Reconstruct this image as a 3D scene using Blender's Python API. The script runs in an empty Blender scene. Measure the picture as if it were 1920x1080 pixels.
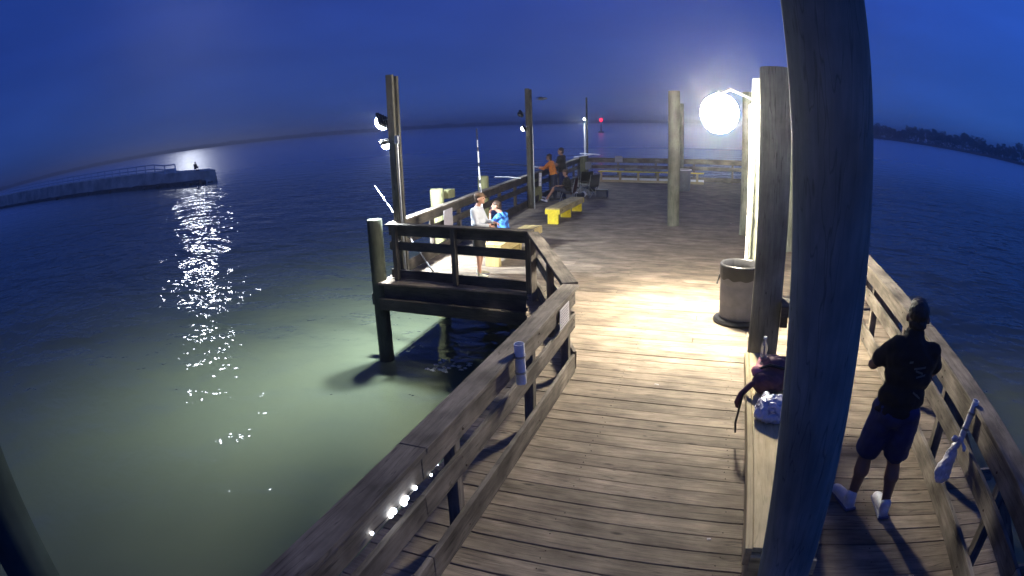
import bpy, bmesh, math, random
from mathutils import Vector, Matrix, noise
random.seed(7)
S = bpy.context.scene
C = S.collection
V = Vector
R = math.radians

# ------------------------------------------------------------------ camera (wide security-camera lens)
CAM_H = 2.8358
cd = bpy.data.cameras.new('camera')
cam = bpy.data.objects.new('camera', cd); C.objects.link(cam)
cd.type = 'PANO'
cd.panorama_type = 'FISHEYE_LENS_POLYNOMIAL'
cd.sensor_fit = 'HORIZONTAL'; cd.sensor_width = 36.0
cd.fisheye_fov = R(175)
for i, k in enumerate((0.0, -4.66829862e-02, -2.57976663e-04, 4.55017095e-05, -2.09561282e-06)):
    setattr(cd, 'fisheye_polynomial_k%d' % i, k)
cd.clip_start = 0.05; cd.clip_end = 9000
_p, _r, _y = 0.27340642, -0.0331105, 0.35452301
def _cw(vx, vy, vz):
    x = vx*math.cos(_r) - vy*math.sin(_r); y = vx*math.sin(_r) + vy*math.cos(_r)
    fy = vz*math.cos(_p) + y*math.sin(_p); uz = y*math.cos(_p) - vz*math.sin(_p)
    return V((x*math.cos(_y) - fy*math.sin(_y), x*math.sin(_y) + fy*math.cos(_y), uz))
_X, _Y, _Z = _cw(1, 0, 0), _cw(0, 1, 0), -_cw(0, 0, 1)
m = Matrix((_X, _Y, _Z)).transposed().to_4x4(); m.translation = V((0, 0, CAM_H))
cam.matrix_world = m
S.camera = cam
S.view_settings.view_transform = 'Standard'
S.view_settings.look = 'None'
S.view_settings.exposure = 0.0
S.view_settings.gamma = 1.0
S.view_settings.use_curve_mapping = False
S.render.engine = 'CYCLES'
S.cycles.use_denoising = True
S.cycles.max_bounces = 6
S.cycles.diffuse_bounces = 3
S.cycles.glossy_bounces = 3
S.cycles.volume_bounces = 0
S.cycles.sample_clamp_indirect = 4.0
S.cycles.caustics_reflective = False
S.cycles.caustics_refractive = False

# ------------------------------------------------------------------ dusk sky, moon
SKY_STRENGTH = 1.22
w = bpy.data.worlds.new('World'); S.world = w; w.use_nodes = True
nt = w.node_tree; nt.nodes.clear()
def N(nt, t, **kw):
    n = nt.nodes.new(t)
    for k, v in kw.items():
        if k in ('x',): continue
        if isinstance(k, str) and k in n.inputs: n.inputs[k].default_value = v
        else: setattr(n, k, v)
    return n
def L(nt, a, b): nt.links.new(a, b)
tc = N(nt, 'ShaderNodeTexCoord')
sep = N(nt, 'ShaderNodeSeparateXYZ'); L(nt, tc.outputs['Generated'], sep.inputs[0])
# blue hour: height ramp, a little brighter and cleaner blue to the right where the sun went down
ramp = N(nt, 'ShaderNodeValToRGB')
cr = ramp.color_ramp; cr.elements[0].position = 0.0; cr.elements[0].color = (.022, .050, .19, 1)
cr.elements[1].position = 1.0; cr.elements[1].color = (.014, .034, .17, 1)
e = cr.elements.new(.06); e.color = (.021, .054, .24, 1)
e = cr.elements.new(.2); e.color = (.018, .047, .255, 1)
e = cr.elements.new(.45); e.color = (.014, .038, .22, 1)
L(nt, sep.outputs['Z'], ramp.inputs[0])
mulx = N(nt, 'ShaderNodeMath', operation='MULTIPLY_ADD'); mulx.inputs[1].default_value = .5; mulx.inputs[2].default_value = .5
L(nt, sep.outputs['X'], mulx.inputs[0])
side = N(nt, 'ShaderNodeValToRGB'); sr = side.color_ramp
sr.elements[0].position = .08; sr.elements[0].color = (.62, .74, .80, 1)
sr.elements[1].position = .95; sr.elements[1].color = (.80, 1.6, 1.6, 1)
e = sr.elements.new(.42); e.color = (1.35, 1.08, 1.0, 1)
e = sr.elements.new(.62); e.color = (1.0, 1.2, 1.25, 1)
L(nt, mulx.outputs[0], side.inputs[0])
mp = N(nt, 'ShaderNodeMapping'); mp.inputs['Scale'].default_value = (1.3, 1.3, 6.0)
L(nt, tc.outputs['Generated'], mp.inputs[0])
nz = N(nt, 'ShaderNodeTexNoise'); nz.inputs['Scale'].default_value = 2.2; nz.inputs['Detail'].default_value = 5
L(nt, mp.outputs[0], nz.inputs['Vector'])
cl = N(nt, 'ShaderNodeMapRange'); cl.inputs['From Min'].default_value = .35; cl.inputs['From Max'].default_value = .7
cl.inputs['To Min'].default_value = .92; cl.inputs['To Max'].default_value = 1.14
L(nt, nz.outputs['Fac'], cl.inputs['Value'])
mx = N(nt, 'ShaderNodeMix', data_type='RGBA', blend_type='MULTIPLY'); mx.inputs[0].default_value = 1
L(nt, ramp.outputs[0], mx.inputs[6]); L(nt, side.outputs[0], mx.inputs[7])
vm = N(nt, 'ShaderNodeVectorMath', operation='SCALE'); L(nt, mx.outputs[2], vm.inputs[0]); L(nt, cl.outputs[0], vm.inputs['Scale'])
bg = N(nt, 'ShaderNodeBackground'); bg.inputs['Strength'].default_value = SKY_STRENGTH
L(nt, vm.outputs[0], bg.inputs['Color'])
wo = N(nt, 'ShaderNodeOutputWorld'); L(nt, bg.outputs[0], wo.inputs['Surface'])

MOON_AZ, MOON_EL = R(-50.0), R(13)
sd = bpy.data.lights.new('moon', 'SUN'); sd.energy = .05; sd.angle = R(1.0); sd.color = (.9, .93, 1)
sun = bpy.data.objects.new('moon', sd); C.objects.link(sun)
md = V((math.sin(MOON_AZ)*math.cos(MOON_EL), math.cos(MOON_AZ)*math.cos(MOON_EL), math.sin(MOON_EL)))
sun.rotation_euler = md.to_track_quat('Z', 'Y').to_euler()

# ------------------------------------------------------------------ helpers
WL = {}
def wl(o): return WL.get(o.name, V((0, 0, 0)))
def tag(o, label=None, cat=None, group=None, kind=None):
    if label: o['label'] = label
    if cat: o['category'] = cat
    if group: o['group'] = group
    if kind: o['kind'] = kind
    return o
def thing(name, label, cat, loc=(0, 0, 0), group=None):
    o = bpy.data.objects.new(name, None); C.objects.link(o)
    o.empty_display_size = .1
    o.location = V(loc); WL[o.name] = V(loc)
    return tag(o, label, cat, group)
def put(name, me, mat, parent=None, loc=(0, 0, 0), rot=None, label=None, kind=None):
    """link mesh data as one object at world position loc"""
    o = bpy.data.objects.new(name, me); C.objects.link(o)
    if mat is not None and len(me.materials) == 0: me.materials.append(mat)
    WL[o.name] = V(loc)
    if parent is not None:
        o.parent = parent; o.location = V(loc) - wl(parent)
    else: o.location = V(loc)
    if rot is not None: o.rotation_euler = rot.to_euler() if isinstance(rot, (Matrix,)) else rot
    if label: o['label'] = label
    if kind: o['kind'] = kind
    return o
def bm_me(bm, name='mesh', smooth=False):
    me = bpy.data.meshes.new(name); bm.to_mesh(me); bm.free()
    if smooth:
        for p in me.polygons: p.use_smooth = True
    return me
def frame(x, up):
    x = x.normalized(); z = (up - x*up.dot(x)).normalized(); y = z.cross(x)
    return Matrix((x, y, z)).transposed()
def add_box(bm, dims, mat=Matrix.Identity(4), bev=.0):
    r = bmesh.ops.create_cube(bm, size=1.0)
    vs = r['verts']
    bmesh.ops.scale(bm, vec=dims, verts=vs)
    if bev:
        es = list({e for v in vs for e in v.link_edges})
        r2 = bmesh.ops.bevel(bm, geom=es, offset=bev, segments=1, affect='EDGES')
        vs = list({v for f in r2['faces'] for v in f.verts} | {v for v in vs if v.is_valid})
    bmesh.ops.transform(bm, matrix=mat, verts=vs)
    return vs
def board(name, p0, p1, w_, t, mat, parent=None, up=(0, 0, 1), bev=.004, jit=.0, kind=None, label=None):
    """timber from p0 to p1: local X along it, w_ across, t along 'up'"""
    p0, p1 = V(p0), V(p1); d = p1 - p0; ln = d.length
    bm = bmesh.new(); add_box(bm, (ln, w_, t), bev=min(bev, t*.3, w_*.3))
    if jit:
        for v in bm.verts: v.co.y += random.uniform(-jit, jit); v.co.z += random.uniform(-jit, jit)*.6
    rot = frame(d, V(up))
    return put(name, bm_me(bm), mat, parent, (p0+p1)/2, rot, label, kind)
def lathe_bm(bm, prof, seg=32, center=(0, 0), closed_caps=True, wob=0):
    rings = []
    for r, z in prof:
        rings.append([bm.verts.new((center[0]+r*(1+wob*math.sin(3*a+z*9))*math.cos(a), center[1]+r*(1+wob*math.cos(2*a+z*5))*math.sin(a), z))
                      for a in [2*math.pi*i/seg for i in range(seg)]])
    for a, b in zip(rings, rings[1:]):
        for i in range(seg):
            bm.faces.new((a[i], a[(i+1) % seg], b[(i+1) % seg], b[i]))
    if closed_caps:
        bm.faces.new(rings[0][::-1]); bm.faces.new(rings[-1])
def lathe(name, prof, mat, parent=None, loc=(0, 0, 0), seg=32, rot=None, label=None, smooth=True, caps=True, wob=0, kind=None):
    bm = bmesh.new(); lathe_bm(bm, prof, seg, closed_caps=caps, wob=wob)
    bmesh.ops.recalc_face_normals(bm, faces=bm.faces[:])
    me = bm_me(bm, smooth=smooth)
    try: me.set_sharp_from_angle(angle=R(40))
    except Exception: pass
    return put(name, me, mat, parent, loc, rot, label, kind)
def tube_bm(bm, pts, rads, seg=10):
    pts = [V(p) for p in pts]
    if not hasattr(rads, '__len__'): rads = [rads]*len(pts)
    rings = []; up = V((0, 0, 1))
    for i, p in enumerate(pts):
        d = (pts[min(i+1, len(pts)-1)] - pts[max(i-1, 0)]).normalized()
        a = d.orthogonal() if i == 0 else (prev - d*prev.dot(d))
        a.normalize(); prev = a; b = d.cross(a)
        rings.append([bm.verts.new(p + (a*math.cos(t)+b*math.sin(t))*rads[i]) for t in [2*math.pi*k/seg for k in range(seg)]])
    for a, b in zip(rings, rings[1:]):
        for i in range(seg): bm.faces.new((a[i], a[(i+1) % seg], b[(i+1) % seg], b[i]))
    bm.faces.new(rings[0][::-1]); bm.faces.new(rings[-1])
def tube(name, pts, rads, mat, parent=None, seg=10, label=None, kind=None):
    base = V(pts[0]); bm = bmesh.new(); tube_bm(bm, [V(p)-base for p in pts], rads, seg)
    me = bm_me(bm, smooth=True)
    try: me.set_sharp_from_angle(angle=R(50))
    except Exception: pass
    return put(name, me, mat, parent, base, None, label, kind)
def pile_mesh(r0, r1, ln, seg=36, lean=(0, 0), rough=.006):
    """a round timber pile from z=0 to ln with slightly uneven sides and a rounded top edge"""
    bm = bmesh.new(); n = max(6, int(ln/.25)); off = V((random.uniform(0, 99),)*3)
    rings = []
    zs = [ln*i/n for i in range(n)] + [ln-.012, ln]
    for j, z in enumerate(zs):
        k = z/ln; r = r0+(r1-r0)*k
        if j == len(zs)-1: r -= .014
        ring = []
        for i in range(seg):
            a = 2*math.pi*i/seg
            q = V((math.cos(a)*2, math.sin(a)*2, z*.7))+off
            rr = r + rough*noise.noise(q)*2 + rough*.5*noise.noise(V((q.x*4, q.y*4, z*.4)))
            ring.append(bm.verts.new((lean[0]*k + rr*math.cos(a), lean[1]*k + rr*math.sin(a), z)))
        rings.append(ring)
    for a, b in zip(rings, rings[1:]):
        for i in range(seg): bm.faces.new((a[i], a[(i+1) % seg], b[(i+1) % seg], b[i]))
    bm.faces.new(rings[-1]); bm.faces.new(rings[0][::-1])
    me = bm_me(bm, smooth=True); me.set_sharp_from_angle(angle=R(50)); return me
def blob_mesh(prims, voxel=.015, smooth=6, jitter=0, jscale=6, fac=.5):
    """closed surface grown round tapered capsules and ellipsoids"""
    bm = bmesh.new()
    for pr in prims:
        if pr[0] == 'cap':
            _, p0, r0, p1, r1 = pr; p0, p1 = V(p0), V(p1); d = p1-p0
            if d.length < 1e-4: d = V((0, 0, .001))
            q = d.to_track_quat('Z', 'Y').to_matrix().to_4x4()
            seg = 16; rings = []
            ln = d.length
            prof = []
            for k in range(1, 6): a = math.pi/2*k/6; prof.append((r0*math.sin(a), -r0*math.cos(a)))
            prof.append((r0, 0))
            for k in range(1, 5): t = k/5; prof.append((r0+(r1-r0)*t, ln*t))
            prof.append((r1, ln))
            for k in range(1, 6): a = math.pi/2*k/6; prof.append((r1*math.cos(a), ln+r1*math.sin(a)))
            n0 = len(bm.verts)
            for r, z in prof:
                rings.append([bm.verts.new((r*math.cos(2*math.pi*i/seg), r*math.sin(2*math.pi*i/seg), z)) for i in range(seg)])
            for a, b in zip(rings, rings[1:]):
                for i in range(seg): bm.faces.new((a[i], a[(i+1) % seg], b[(i+1) % seg], b[i]))
            bm.faces.new(rings[0][::-1]); bm.faces.new(rings[-1])
            vs = [v for r in rings for v in r]
            bmesh.ops.transform(bm, matrix=Matrix.Translation(p0) @ q, verts=vs)
        elif pr[0] == 'ell':
            _, c, rr = pr[:3]; rot = pr[3] if len(pr) > 3 else Matrix.Identity(3)
            r = bmesh.ops.create_icosphere(bm, subdivisions=3, radius=1)
            bmesh.ops.transform(bm, matrix=Matrix.Translation(V(c)) @ rot.to_4x4() @ Matrix.Diagonal((*rr, 1)), verts=r['verts'])
        elif pr[0] == 'box':
            _, c, dims = pr[:3]; rot = pr[3] if len(pr) > 3 else Matrix.Identity(3)
            add_box(bm, dims, Matrix.Translation(V(c)) @ rot.to_4x4())
    me = bpy.data.meshes.new('blob_src'); bm.to_mesh(me); bm.free()
    o = bpy.data.objects.new('blob_tmp', me); C.objects.link(o)
    md_ = o.modifiers.new('r', 'REMESH'); md_.mode = 'VOXEL'; md_.voxel_size = voxel; md_.use_smooth_shade = True
    sm = o.modifiers.new('s', 'SMOOTH'); sm.factor = fac; sm.iterations = smooth
    dg = bpy.context.evaluated_depsgraph_get()
    res = bpy.data.meshes.new_from_object(o.evaluated_get(dg))
    bpy.data.objects.remove(o); bpy.data.meshes.remove(me)
    if jitter:
        off = V((random.uniform(0, 50),)*3)
        for v in res.vertices:
            n_ = noise.noise(v.co*jscale+off)*.7 + noise.noise(v.co*jscale*2.7+off)*.3
            v.co = v.co + v.normal*jitter*n_
    for p in res.polygons: p.use_smooth = True
    return res
def blob(name, prims, mat, parent=None, voxel=.015, smooth=6, jitter=0, jscale=6, label=None, base=None, fac=.5):
    base = wl(parent) if base is None and parent is not None else V(base or (0, 0, 0))
    me = blob_mesh(prims, voxel, smooth, jitter, jscale, fac)
    for v in me.vertices: v.co -= base
    return put(name, me, mat, parent, base, None, label)

# ------------------------------------------------------------------ materials
def new_mat(name):
    m_ = bpy.data.materials.new(name); m_.use_nodes = True
    nt = m_.node_tree; b = nt.nodes['Principled BSDF']; return m_, nt, b
def plain(name, col, rough=.6, metal=0, var=.12, scale=8, bump=.0, spec=.5, trans=0):
    m_, nt, b = new_mat(name)
    tcn = N(nt, 'ShaderNodeTexCoord'); n1 = N(nt, 'ShaderNodeTexNoise'); n1.inputs['Scale'].default_value = scale; n1.inputs['Detail'].default_value = 5
    L(nt, tcn.outputs['Object'], n1.inputs['Vector'])
    mr = N(nt, 'ShaderNodeMapRange'); mr.inputs['From Min'].default_value = .3; mr.inputs['From Max'].default_value = .7
    mr.inputs['To Min'].default_value = 1-var; mr.inputs['To Max'].default_value = 1+var
    L(nt, n1.outputs['Fac'], mr.inputs['Value'])
    vm_ = N(nt, 'ShaderNodeVectorMath', operation='SCALE'); vm_.inputs[0].default_value = col[:3]
    L(nt, mr.outputs[0], vm_.inputs['Scale']); L(nt, vm_.outputs[0], b.inputs['Base Color'])
    b.inputs['Roughness'].default_value = rough; b.inputs['Metallic'].default_value = metal
    b.inputs['Specular IOR Level'].default_value = spec
    if trans: b.inputs['Transmission Weight'].default_value = trans
    if bump:
        bp = N(nt, 'ShaderNodeBump'); bp.inputs['Strength'].default_value = .6; bp.inputs['Distance'].default_value = bump
        L(nt, n1.outputs['Fac'], bp.inputs['Height']); L(nt, bp.outputs[0], b.inputs['Normal'])
    return m_
def wood(name, c_lo, c_hi, axis='X', grain=1.0, blotch=.5, knots=True, rough=.8, bump=.004, rnd=.25, moss=None, crack=.5, stain=False):
    """sawn or round timber; colour varies along the grain, from piece to piece, with knots and dirt"""
    m_, nt, b = new_mat(name)
    tcn = N(nt, 'ShaderNodeTexCoord'); oi = N(nt, 'ShaderNodeObjectInfo')
    ad = N(nt, 'ShaderNodeVectorMath', operation='MULTIPLY_ADD'); ad.inputs[1].default_value = (1, 1, 1)
    cx = N(nt, 'ShaderNodeCombineXYZ')
    mm_ = N(nt, 'ShaderNodeMath', operation='MULTIPLY'); mm_.inputs[1].default_value = 37.0
    L(nt, oi.outputs['Random'], mm_.inputs[0])
    for i in range(3): L(nt, mm_.outputs[0], cx.inputs[i])
    L(nt, tcn.outputs['Object'], ad.inputs[0]); L(nt, cx.outputs[0], ad.inputs[2])
    def mapped(sx, sy, sz):
        mpn = N(nt, 'ShaderNodeMapping')
        s = {'X': (sx, sy, sz), 'Z': (sy, sz, sx)}[axis]
        mpn.inputs['Scale'].default_value = s; L(nt, ad.outputs[0], mpn.inputs[0]); return mpn.outputs[0]
    g1 = N(nt, 'ShaderNodeTexNoise'); g1.inputs['Scale'].default_value = 1; g1.inputs['Detail'].default_value = 6; g1.inputs['Roughness'].default_value = .65
    L(nt, mapped(3.5*grain, 36*grain, 36*grain), g1.inputs['Vector'])
    g2 = N(nt, 'ShaderNodeTexNoise'); g2.inputs['Scale'].default_value = 1; g2.inputs['Detail'].default_value = 4; g2.inputs['Distortion'].default_value = .6
    L(nt, mapped(1.6, 5, 5), g2.inputs['Vector'])
    g3 = N(nt, 'ShaderNodeTexNoise'); g3.inputs['Scale'].default_value = 1; g3.inputs['Detail'].default_value = 5
    L(nt, mapped(2.3, 3.1, 3.1), g3.inputs['Vector'])
    ma = N(nt, 'ShaderNodeMath', operation='MULTIPLY_ADD'); ma.inputs[1].default_value = .6
    L(nt, g1.outputs['Fac'], ma.inputs[0])
    mb = N(nt, 'ShaderNodeMath', operation='MULTIPLY'); mb.inputs[1].default_value = .4; L(nt, g2.outputs['Fac'], mb.inputs[0]); L(nt, mb.outputs[0], ma.inputs[2])
    rp = N(nt, 'ShaderNodeMapRange'); rp.inputs['From Min'].default_value = .33; rp.inputs['From Max'].default_value = .67
    L(nt, ma.outputs[0], rp.inputs['Value'])
    mix = N(nt, 'ShaderNodeMix', data_type='RGBA'); mix.inputs[6].default_value = (*c_lo, 1); mix.inputs[7].default_value = (*c_hi, 1)
    L(nt, rp.outputs[0], mix.inputs[0])
    bl = N(nt, 'ShaderNodeMapRange'); bl.inputs['From Min'].default_value = .35; bl.inputs['From Max'].default_value = .68
    bl.inputs['To Min'].default_value = 1-blotch; bl.inputs['To Max'].default_value = 1+blotch*.35
    L(nt, g3.outputs['Fac'], bl.inputs['Value'])
    rr = N(nt, 'ShaderNodeMapRange'); rr.inputs['To Min'].default_value = 1-rnd; rr.inputs['To Max'].default_value = 1+rnd
    L(nt, oi.outputs['Random'], rr.inputs['Value'])
    mu = N(nt, 'ShaderNodeMath', operation='MULTIPLY'); L(nt, bl.outputs[0], mu.inputs[0]); L(nt, rr.outputs[0], mu.inputs[1])
    last = mu.outputs[0]
    if knots:
        vo = N(nt, 'ShaderNodeTexVoronoi'); vo.inputs['Scale'].default_value = 1; vo.inputs['Randomness'].default_value = 1
        L(nt, mapped(1.5, 4.5, 4.5), vo.inputs['Vector'])
        kr = N(nt, 'ShaderNodeMapRange'); kr.inputs['From Min'].default_value = .035; kr.inputs['From Max'].default_value = .1
        kr.inputs['To Min'].default_value = .3; kr.inputs['To Max'].default_value = 1
        L(nt, vo.outputs['Distance'], kr.inputs['Value'])
        m2 = N(nt, 'ShaderNodeMath', operation='MULTIPLY'); L(nt, last, m2.inputs[0]); L(nt, kr.outputs[0], m2.inputs[1]); last = m2.outputs[0]
    # drying cracks along the grain
    ck = N(nt, 'ShaderNodeTexNoise'); ck.inputs['Scale'].default_value = 1; ck.inputs['Detail'].default_value = 2
    L(nt, mapped(.8, 16, 16), ck.inputs['Vector'])
    c1 = N(nt, 'ShaderNodeMath', operation='SUBTRACT'); c1.inputs[1].default_value = .5; L(nt, ck.outputs['Fac'], c1.inputs[0])
    c2 = N(nt, 'ShaderNodeMath', operation='ABSOLUTE'); L(nt, c1.outputs[0], c2.inputs[0])
    c3 = N(nt, 'ShaderNodeMapRange'); c3.inputs['From Min'].default_value = .0; c3.inputs['From Max'].default_value = .012
    c3.inputs['To Min'].default_value = 1-crack; c3.inputs['To Max'].default_value = 1
    L(nt, c2.outputs[0], c3.inputs['Value'])
    m3 = N(nt, 'ShaderNodeMath', operation='MULTIPLY'); L(nt, last, m3.inputs[0]); L(nt, c3.outputs[0], m3.inputs[1])
    vm_ = N(nt, 'ShaderNodeVectorMath', operation='SCALE'); L(nt, mix.outputs[2], vm_.inputs[0]); L(nt, m3.outputs[0], vm_.inputs['Scale'])
    out = vm_.outputs[0]
    if stain:
        ge = N(nt, 'ShaderNodeNewGeometry'); sn = N(nt, 'ShaderNodeTexNoise'); sn.inputs['Scale'].default_value = 1.3; sn.inputs['Detail'].default_value = 7; sn.inputs['Roughness'].default_value = .65
        L(nt, ge.outputs['Position'], sn.inputs['Vector'])
        sr_ = N(nt, 'ShaderNodeMapRange'); sr_.inputs['From Min'].default_value = .36; sr_.inputs['From Max'].default_value = .60; sr_.inputs['To Min'].default_value = .78; sr_.inputs['To Max'].default_value = 1.05
        L(nt, sn.outputs['Fac'], sr_.inputs['Value'])
        vs_ = N(nt, 'ShaderNodeVectorMath', operation='SCALE'); L(nt, out, vs_.inputs[0]); L(nt, sr_.outputs[0], vs_.inputs['Scale']); out = vs_.outputs[0]
    if moss:
        mo = N(nt, 'ShaderNodeTexNoise'); mo.inputs['Scale'].default_value = 2.6; mo.inputs['Detail'].default_value = 6
        L(nt, ad.outputs[0], mo.inputs['Vector'])
        mr2 = N(nt, 'ShaderNodeMapRange'); mr2.inputs['From Min'].default_value = .5; mr2.inputs['From Max'].default_value = .7; mr2.inputs['To Max'].default_value = .75
        L(nt, mo.outputs['Fac'], mr2.inputs['Value'])
        mx2 = N(nt, 'ShaderNodeMix', data_type='RGBA'); mx2.inputs[7].default_value = (*moss, 1)
        L(nt, mr2.outputs[0], mx2.inputs[0]); L(nt, out, mx2.inputs[6]); out = mx2.outputs[2]
    L(nt, out, b.inputs['Base Color'])
    b.inputs['Roughness'].default_value = rough; b.inputs['Specular IOR Level'].default_value = .25
    hm = N(nt, 'ShaderNodeMath', operation='MULTIPLY'); L(nt, ma.outputs[0], hm.inputs[0]); L(nt, c3.outputs[0], hm.inputs[1])
    bp = N(nt, 'ShaderNodeBump'); bp.inputs['Strength'].default_value = .8; bp.inputs['Distance'].default_value = bump
    L(nt, hm.outputs[0], bp.inputs['Height']); L(nt, bp.outputs[0], b.inputs['Normal'])
    return m_
def emis(name, col, s):
    m_, nt, b = new_mat(name); b.inputs['Base Color'].default_value = (*[min(1, c) for c in col], 1)
    b.inputs['Emission Color'].default_value = (*col, 1); b.inputs['Emission Strength'].default_value = s; return m_

M_deck = wood('weathered_deck_wood', (.112, .086, .066), (.32, .262, .20), blotch=.38, rnd=.2, bump=.006, crack=.5, stain=True)
M_rail = wood('weathered_rail_wood', (.10, .085, .068), (.29, .25, .205), blotch=.6, rnd=.12, bump=.006, grain=.8)
M_new = wood('newer_pine_wood', (.40, .31, .17), (.60, .50, .30), blotch=.2, rnd=.1, bump=.002, crack=.25)
M_pile = wood('treated_pile_wood', (.13, .145, .12), (.29, .30, .235), axis='Z', grain=.8, blotch=.4, rnd=.08, bump=.008, knots=True, crack=.6)
M_pilegreen = wood('algae_pile_wood', (.16, .16, .08), (.34, .34, .17), axis='Z', grain=.8, blotch=.3, rnd=.08, bump=.006, crack=.4)  # yellow-green of the lamp light put into the pile colour
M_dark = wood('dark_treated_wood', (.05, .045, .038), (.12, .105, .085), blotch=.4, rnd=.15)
M_yellow = plain('yellow_paint', (.72, .58, .03), .5, var=.15, scale=14, bump=.002)
M_black = plain('black_plastic', (.012, .012, .014), .45, scale=30)
M_liner = plain('black_bin_liner', (.02, .02, .022), .28, scale=14, bump=.01)
M_grey = plain('grey_bin_plastic', (.13, .14, .17), .5, var=.18, scale=7)
M_white = plain('white_plastic', (.80, .80, .82), .4, var=.08, scale=20)
M_paper = plain('white_paper', (.46, .43, .44), .8, var=.08)
M_steel = plain('galvanised_steel', (.42, .43, .44), .4, .9, var=.15, scale=20)
M_concrete = plain('stained_concrete', (.55, .50, .42), .9, var=.35, scale=.6, bump=.02)
M_rock = plain('wet_rock', (.10, .095, .08), .7, var=.5, scale=1.5, bump=.05)
M_skin = plain('skin', (.40, .21, .14), .5, var=.07, scale=9)
M_skin2 = plain('tanned_skin', (.20, .11, .08), .5, var=.08, scale=9)
M_hair = plain('dark_hair', (.022, .016, .012), .55, var=.4, scale=70, bump=.004)
M_hairb = plain('brown_hair', (.045, .024, .014), .55, var=.35, scale=70, bump=.004)
M_blacktee = plain('black_cotton', (.012, .011, .011), .9, var=.2, scale=12, bump=.004)
M_blueshort = plain('navy_shorts_cloth', (.014, .024, .095), .8, var=.2, scale=12, bump=.004)
M_shoe = plain('white_shoe_leather', (.62, .62, .66), .5, var=.12, scale=25)
M_greyshirt = plain('light_grey_cotton', (.46, .47, .50), .85, var=.08, scale=10, bump=.004)
M_orange = plain('orange_cotton', (.85, .27, .05), .85, var=.15, scale=12, bump=.004)
M_denim = plain('dark_denim', (.035, .04, .07), .85, var=.25, scale=20)
M_cap = plain('tan_cap_cloth', (.13, .075, .042), .85, var=.1)
M_purple = plain('plum_fabric', (.10, .04, .07), .8, var=.35, scale=12, bump=.006)
M_pink = plain('pink_fabric', (.55, .22, .26), .8, var=.2, scale=12, bump=.004)
M_piledark = wood('wet_dark_pile_wood', (.035, .045, .03), (.095, .10, .07), axis='Z', grain=.8, blotch=.4, rnd=.08, bump=.008)  # dark copy of the pile wood, lack of lamp light put into the colour
M_pilemid = wood('weathered_pile_wood', (.08, .085, .065), (.18, .18, .14), axis='Z', grain=.8, blotch=.4, rnd=.08, bump=.008)  # darker copy of the treated pile wood
M_pilebig = wood('near_pile_wood', (.17, .20, .18), (.30, .335, .30), axis='Z', grain=.8, blotch=.25, rnd=.03, bump=.006, crack=.4)
M_pileshade = plain('tarred_pile_wood', (.035, .05, .05), 1, var=.3, scale=3, bump=.01, spec=.03)  # pile standing in shade, the shade put into its dark colour
M_maroon = plain('maroon_canvas', (.10, .02, .025), .8, var=.2)

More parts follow.
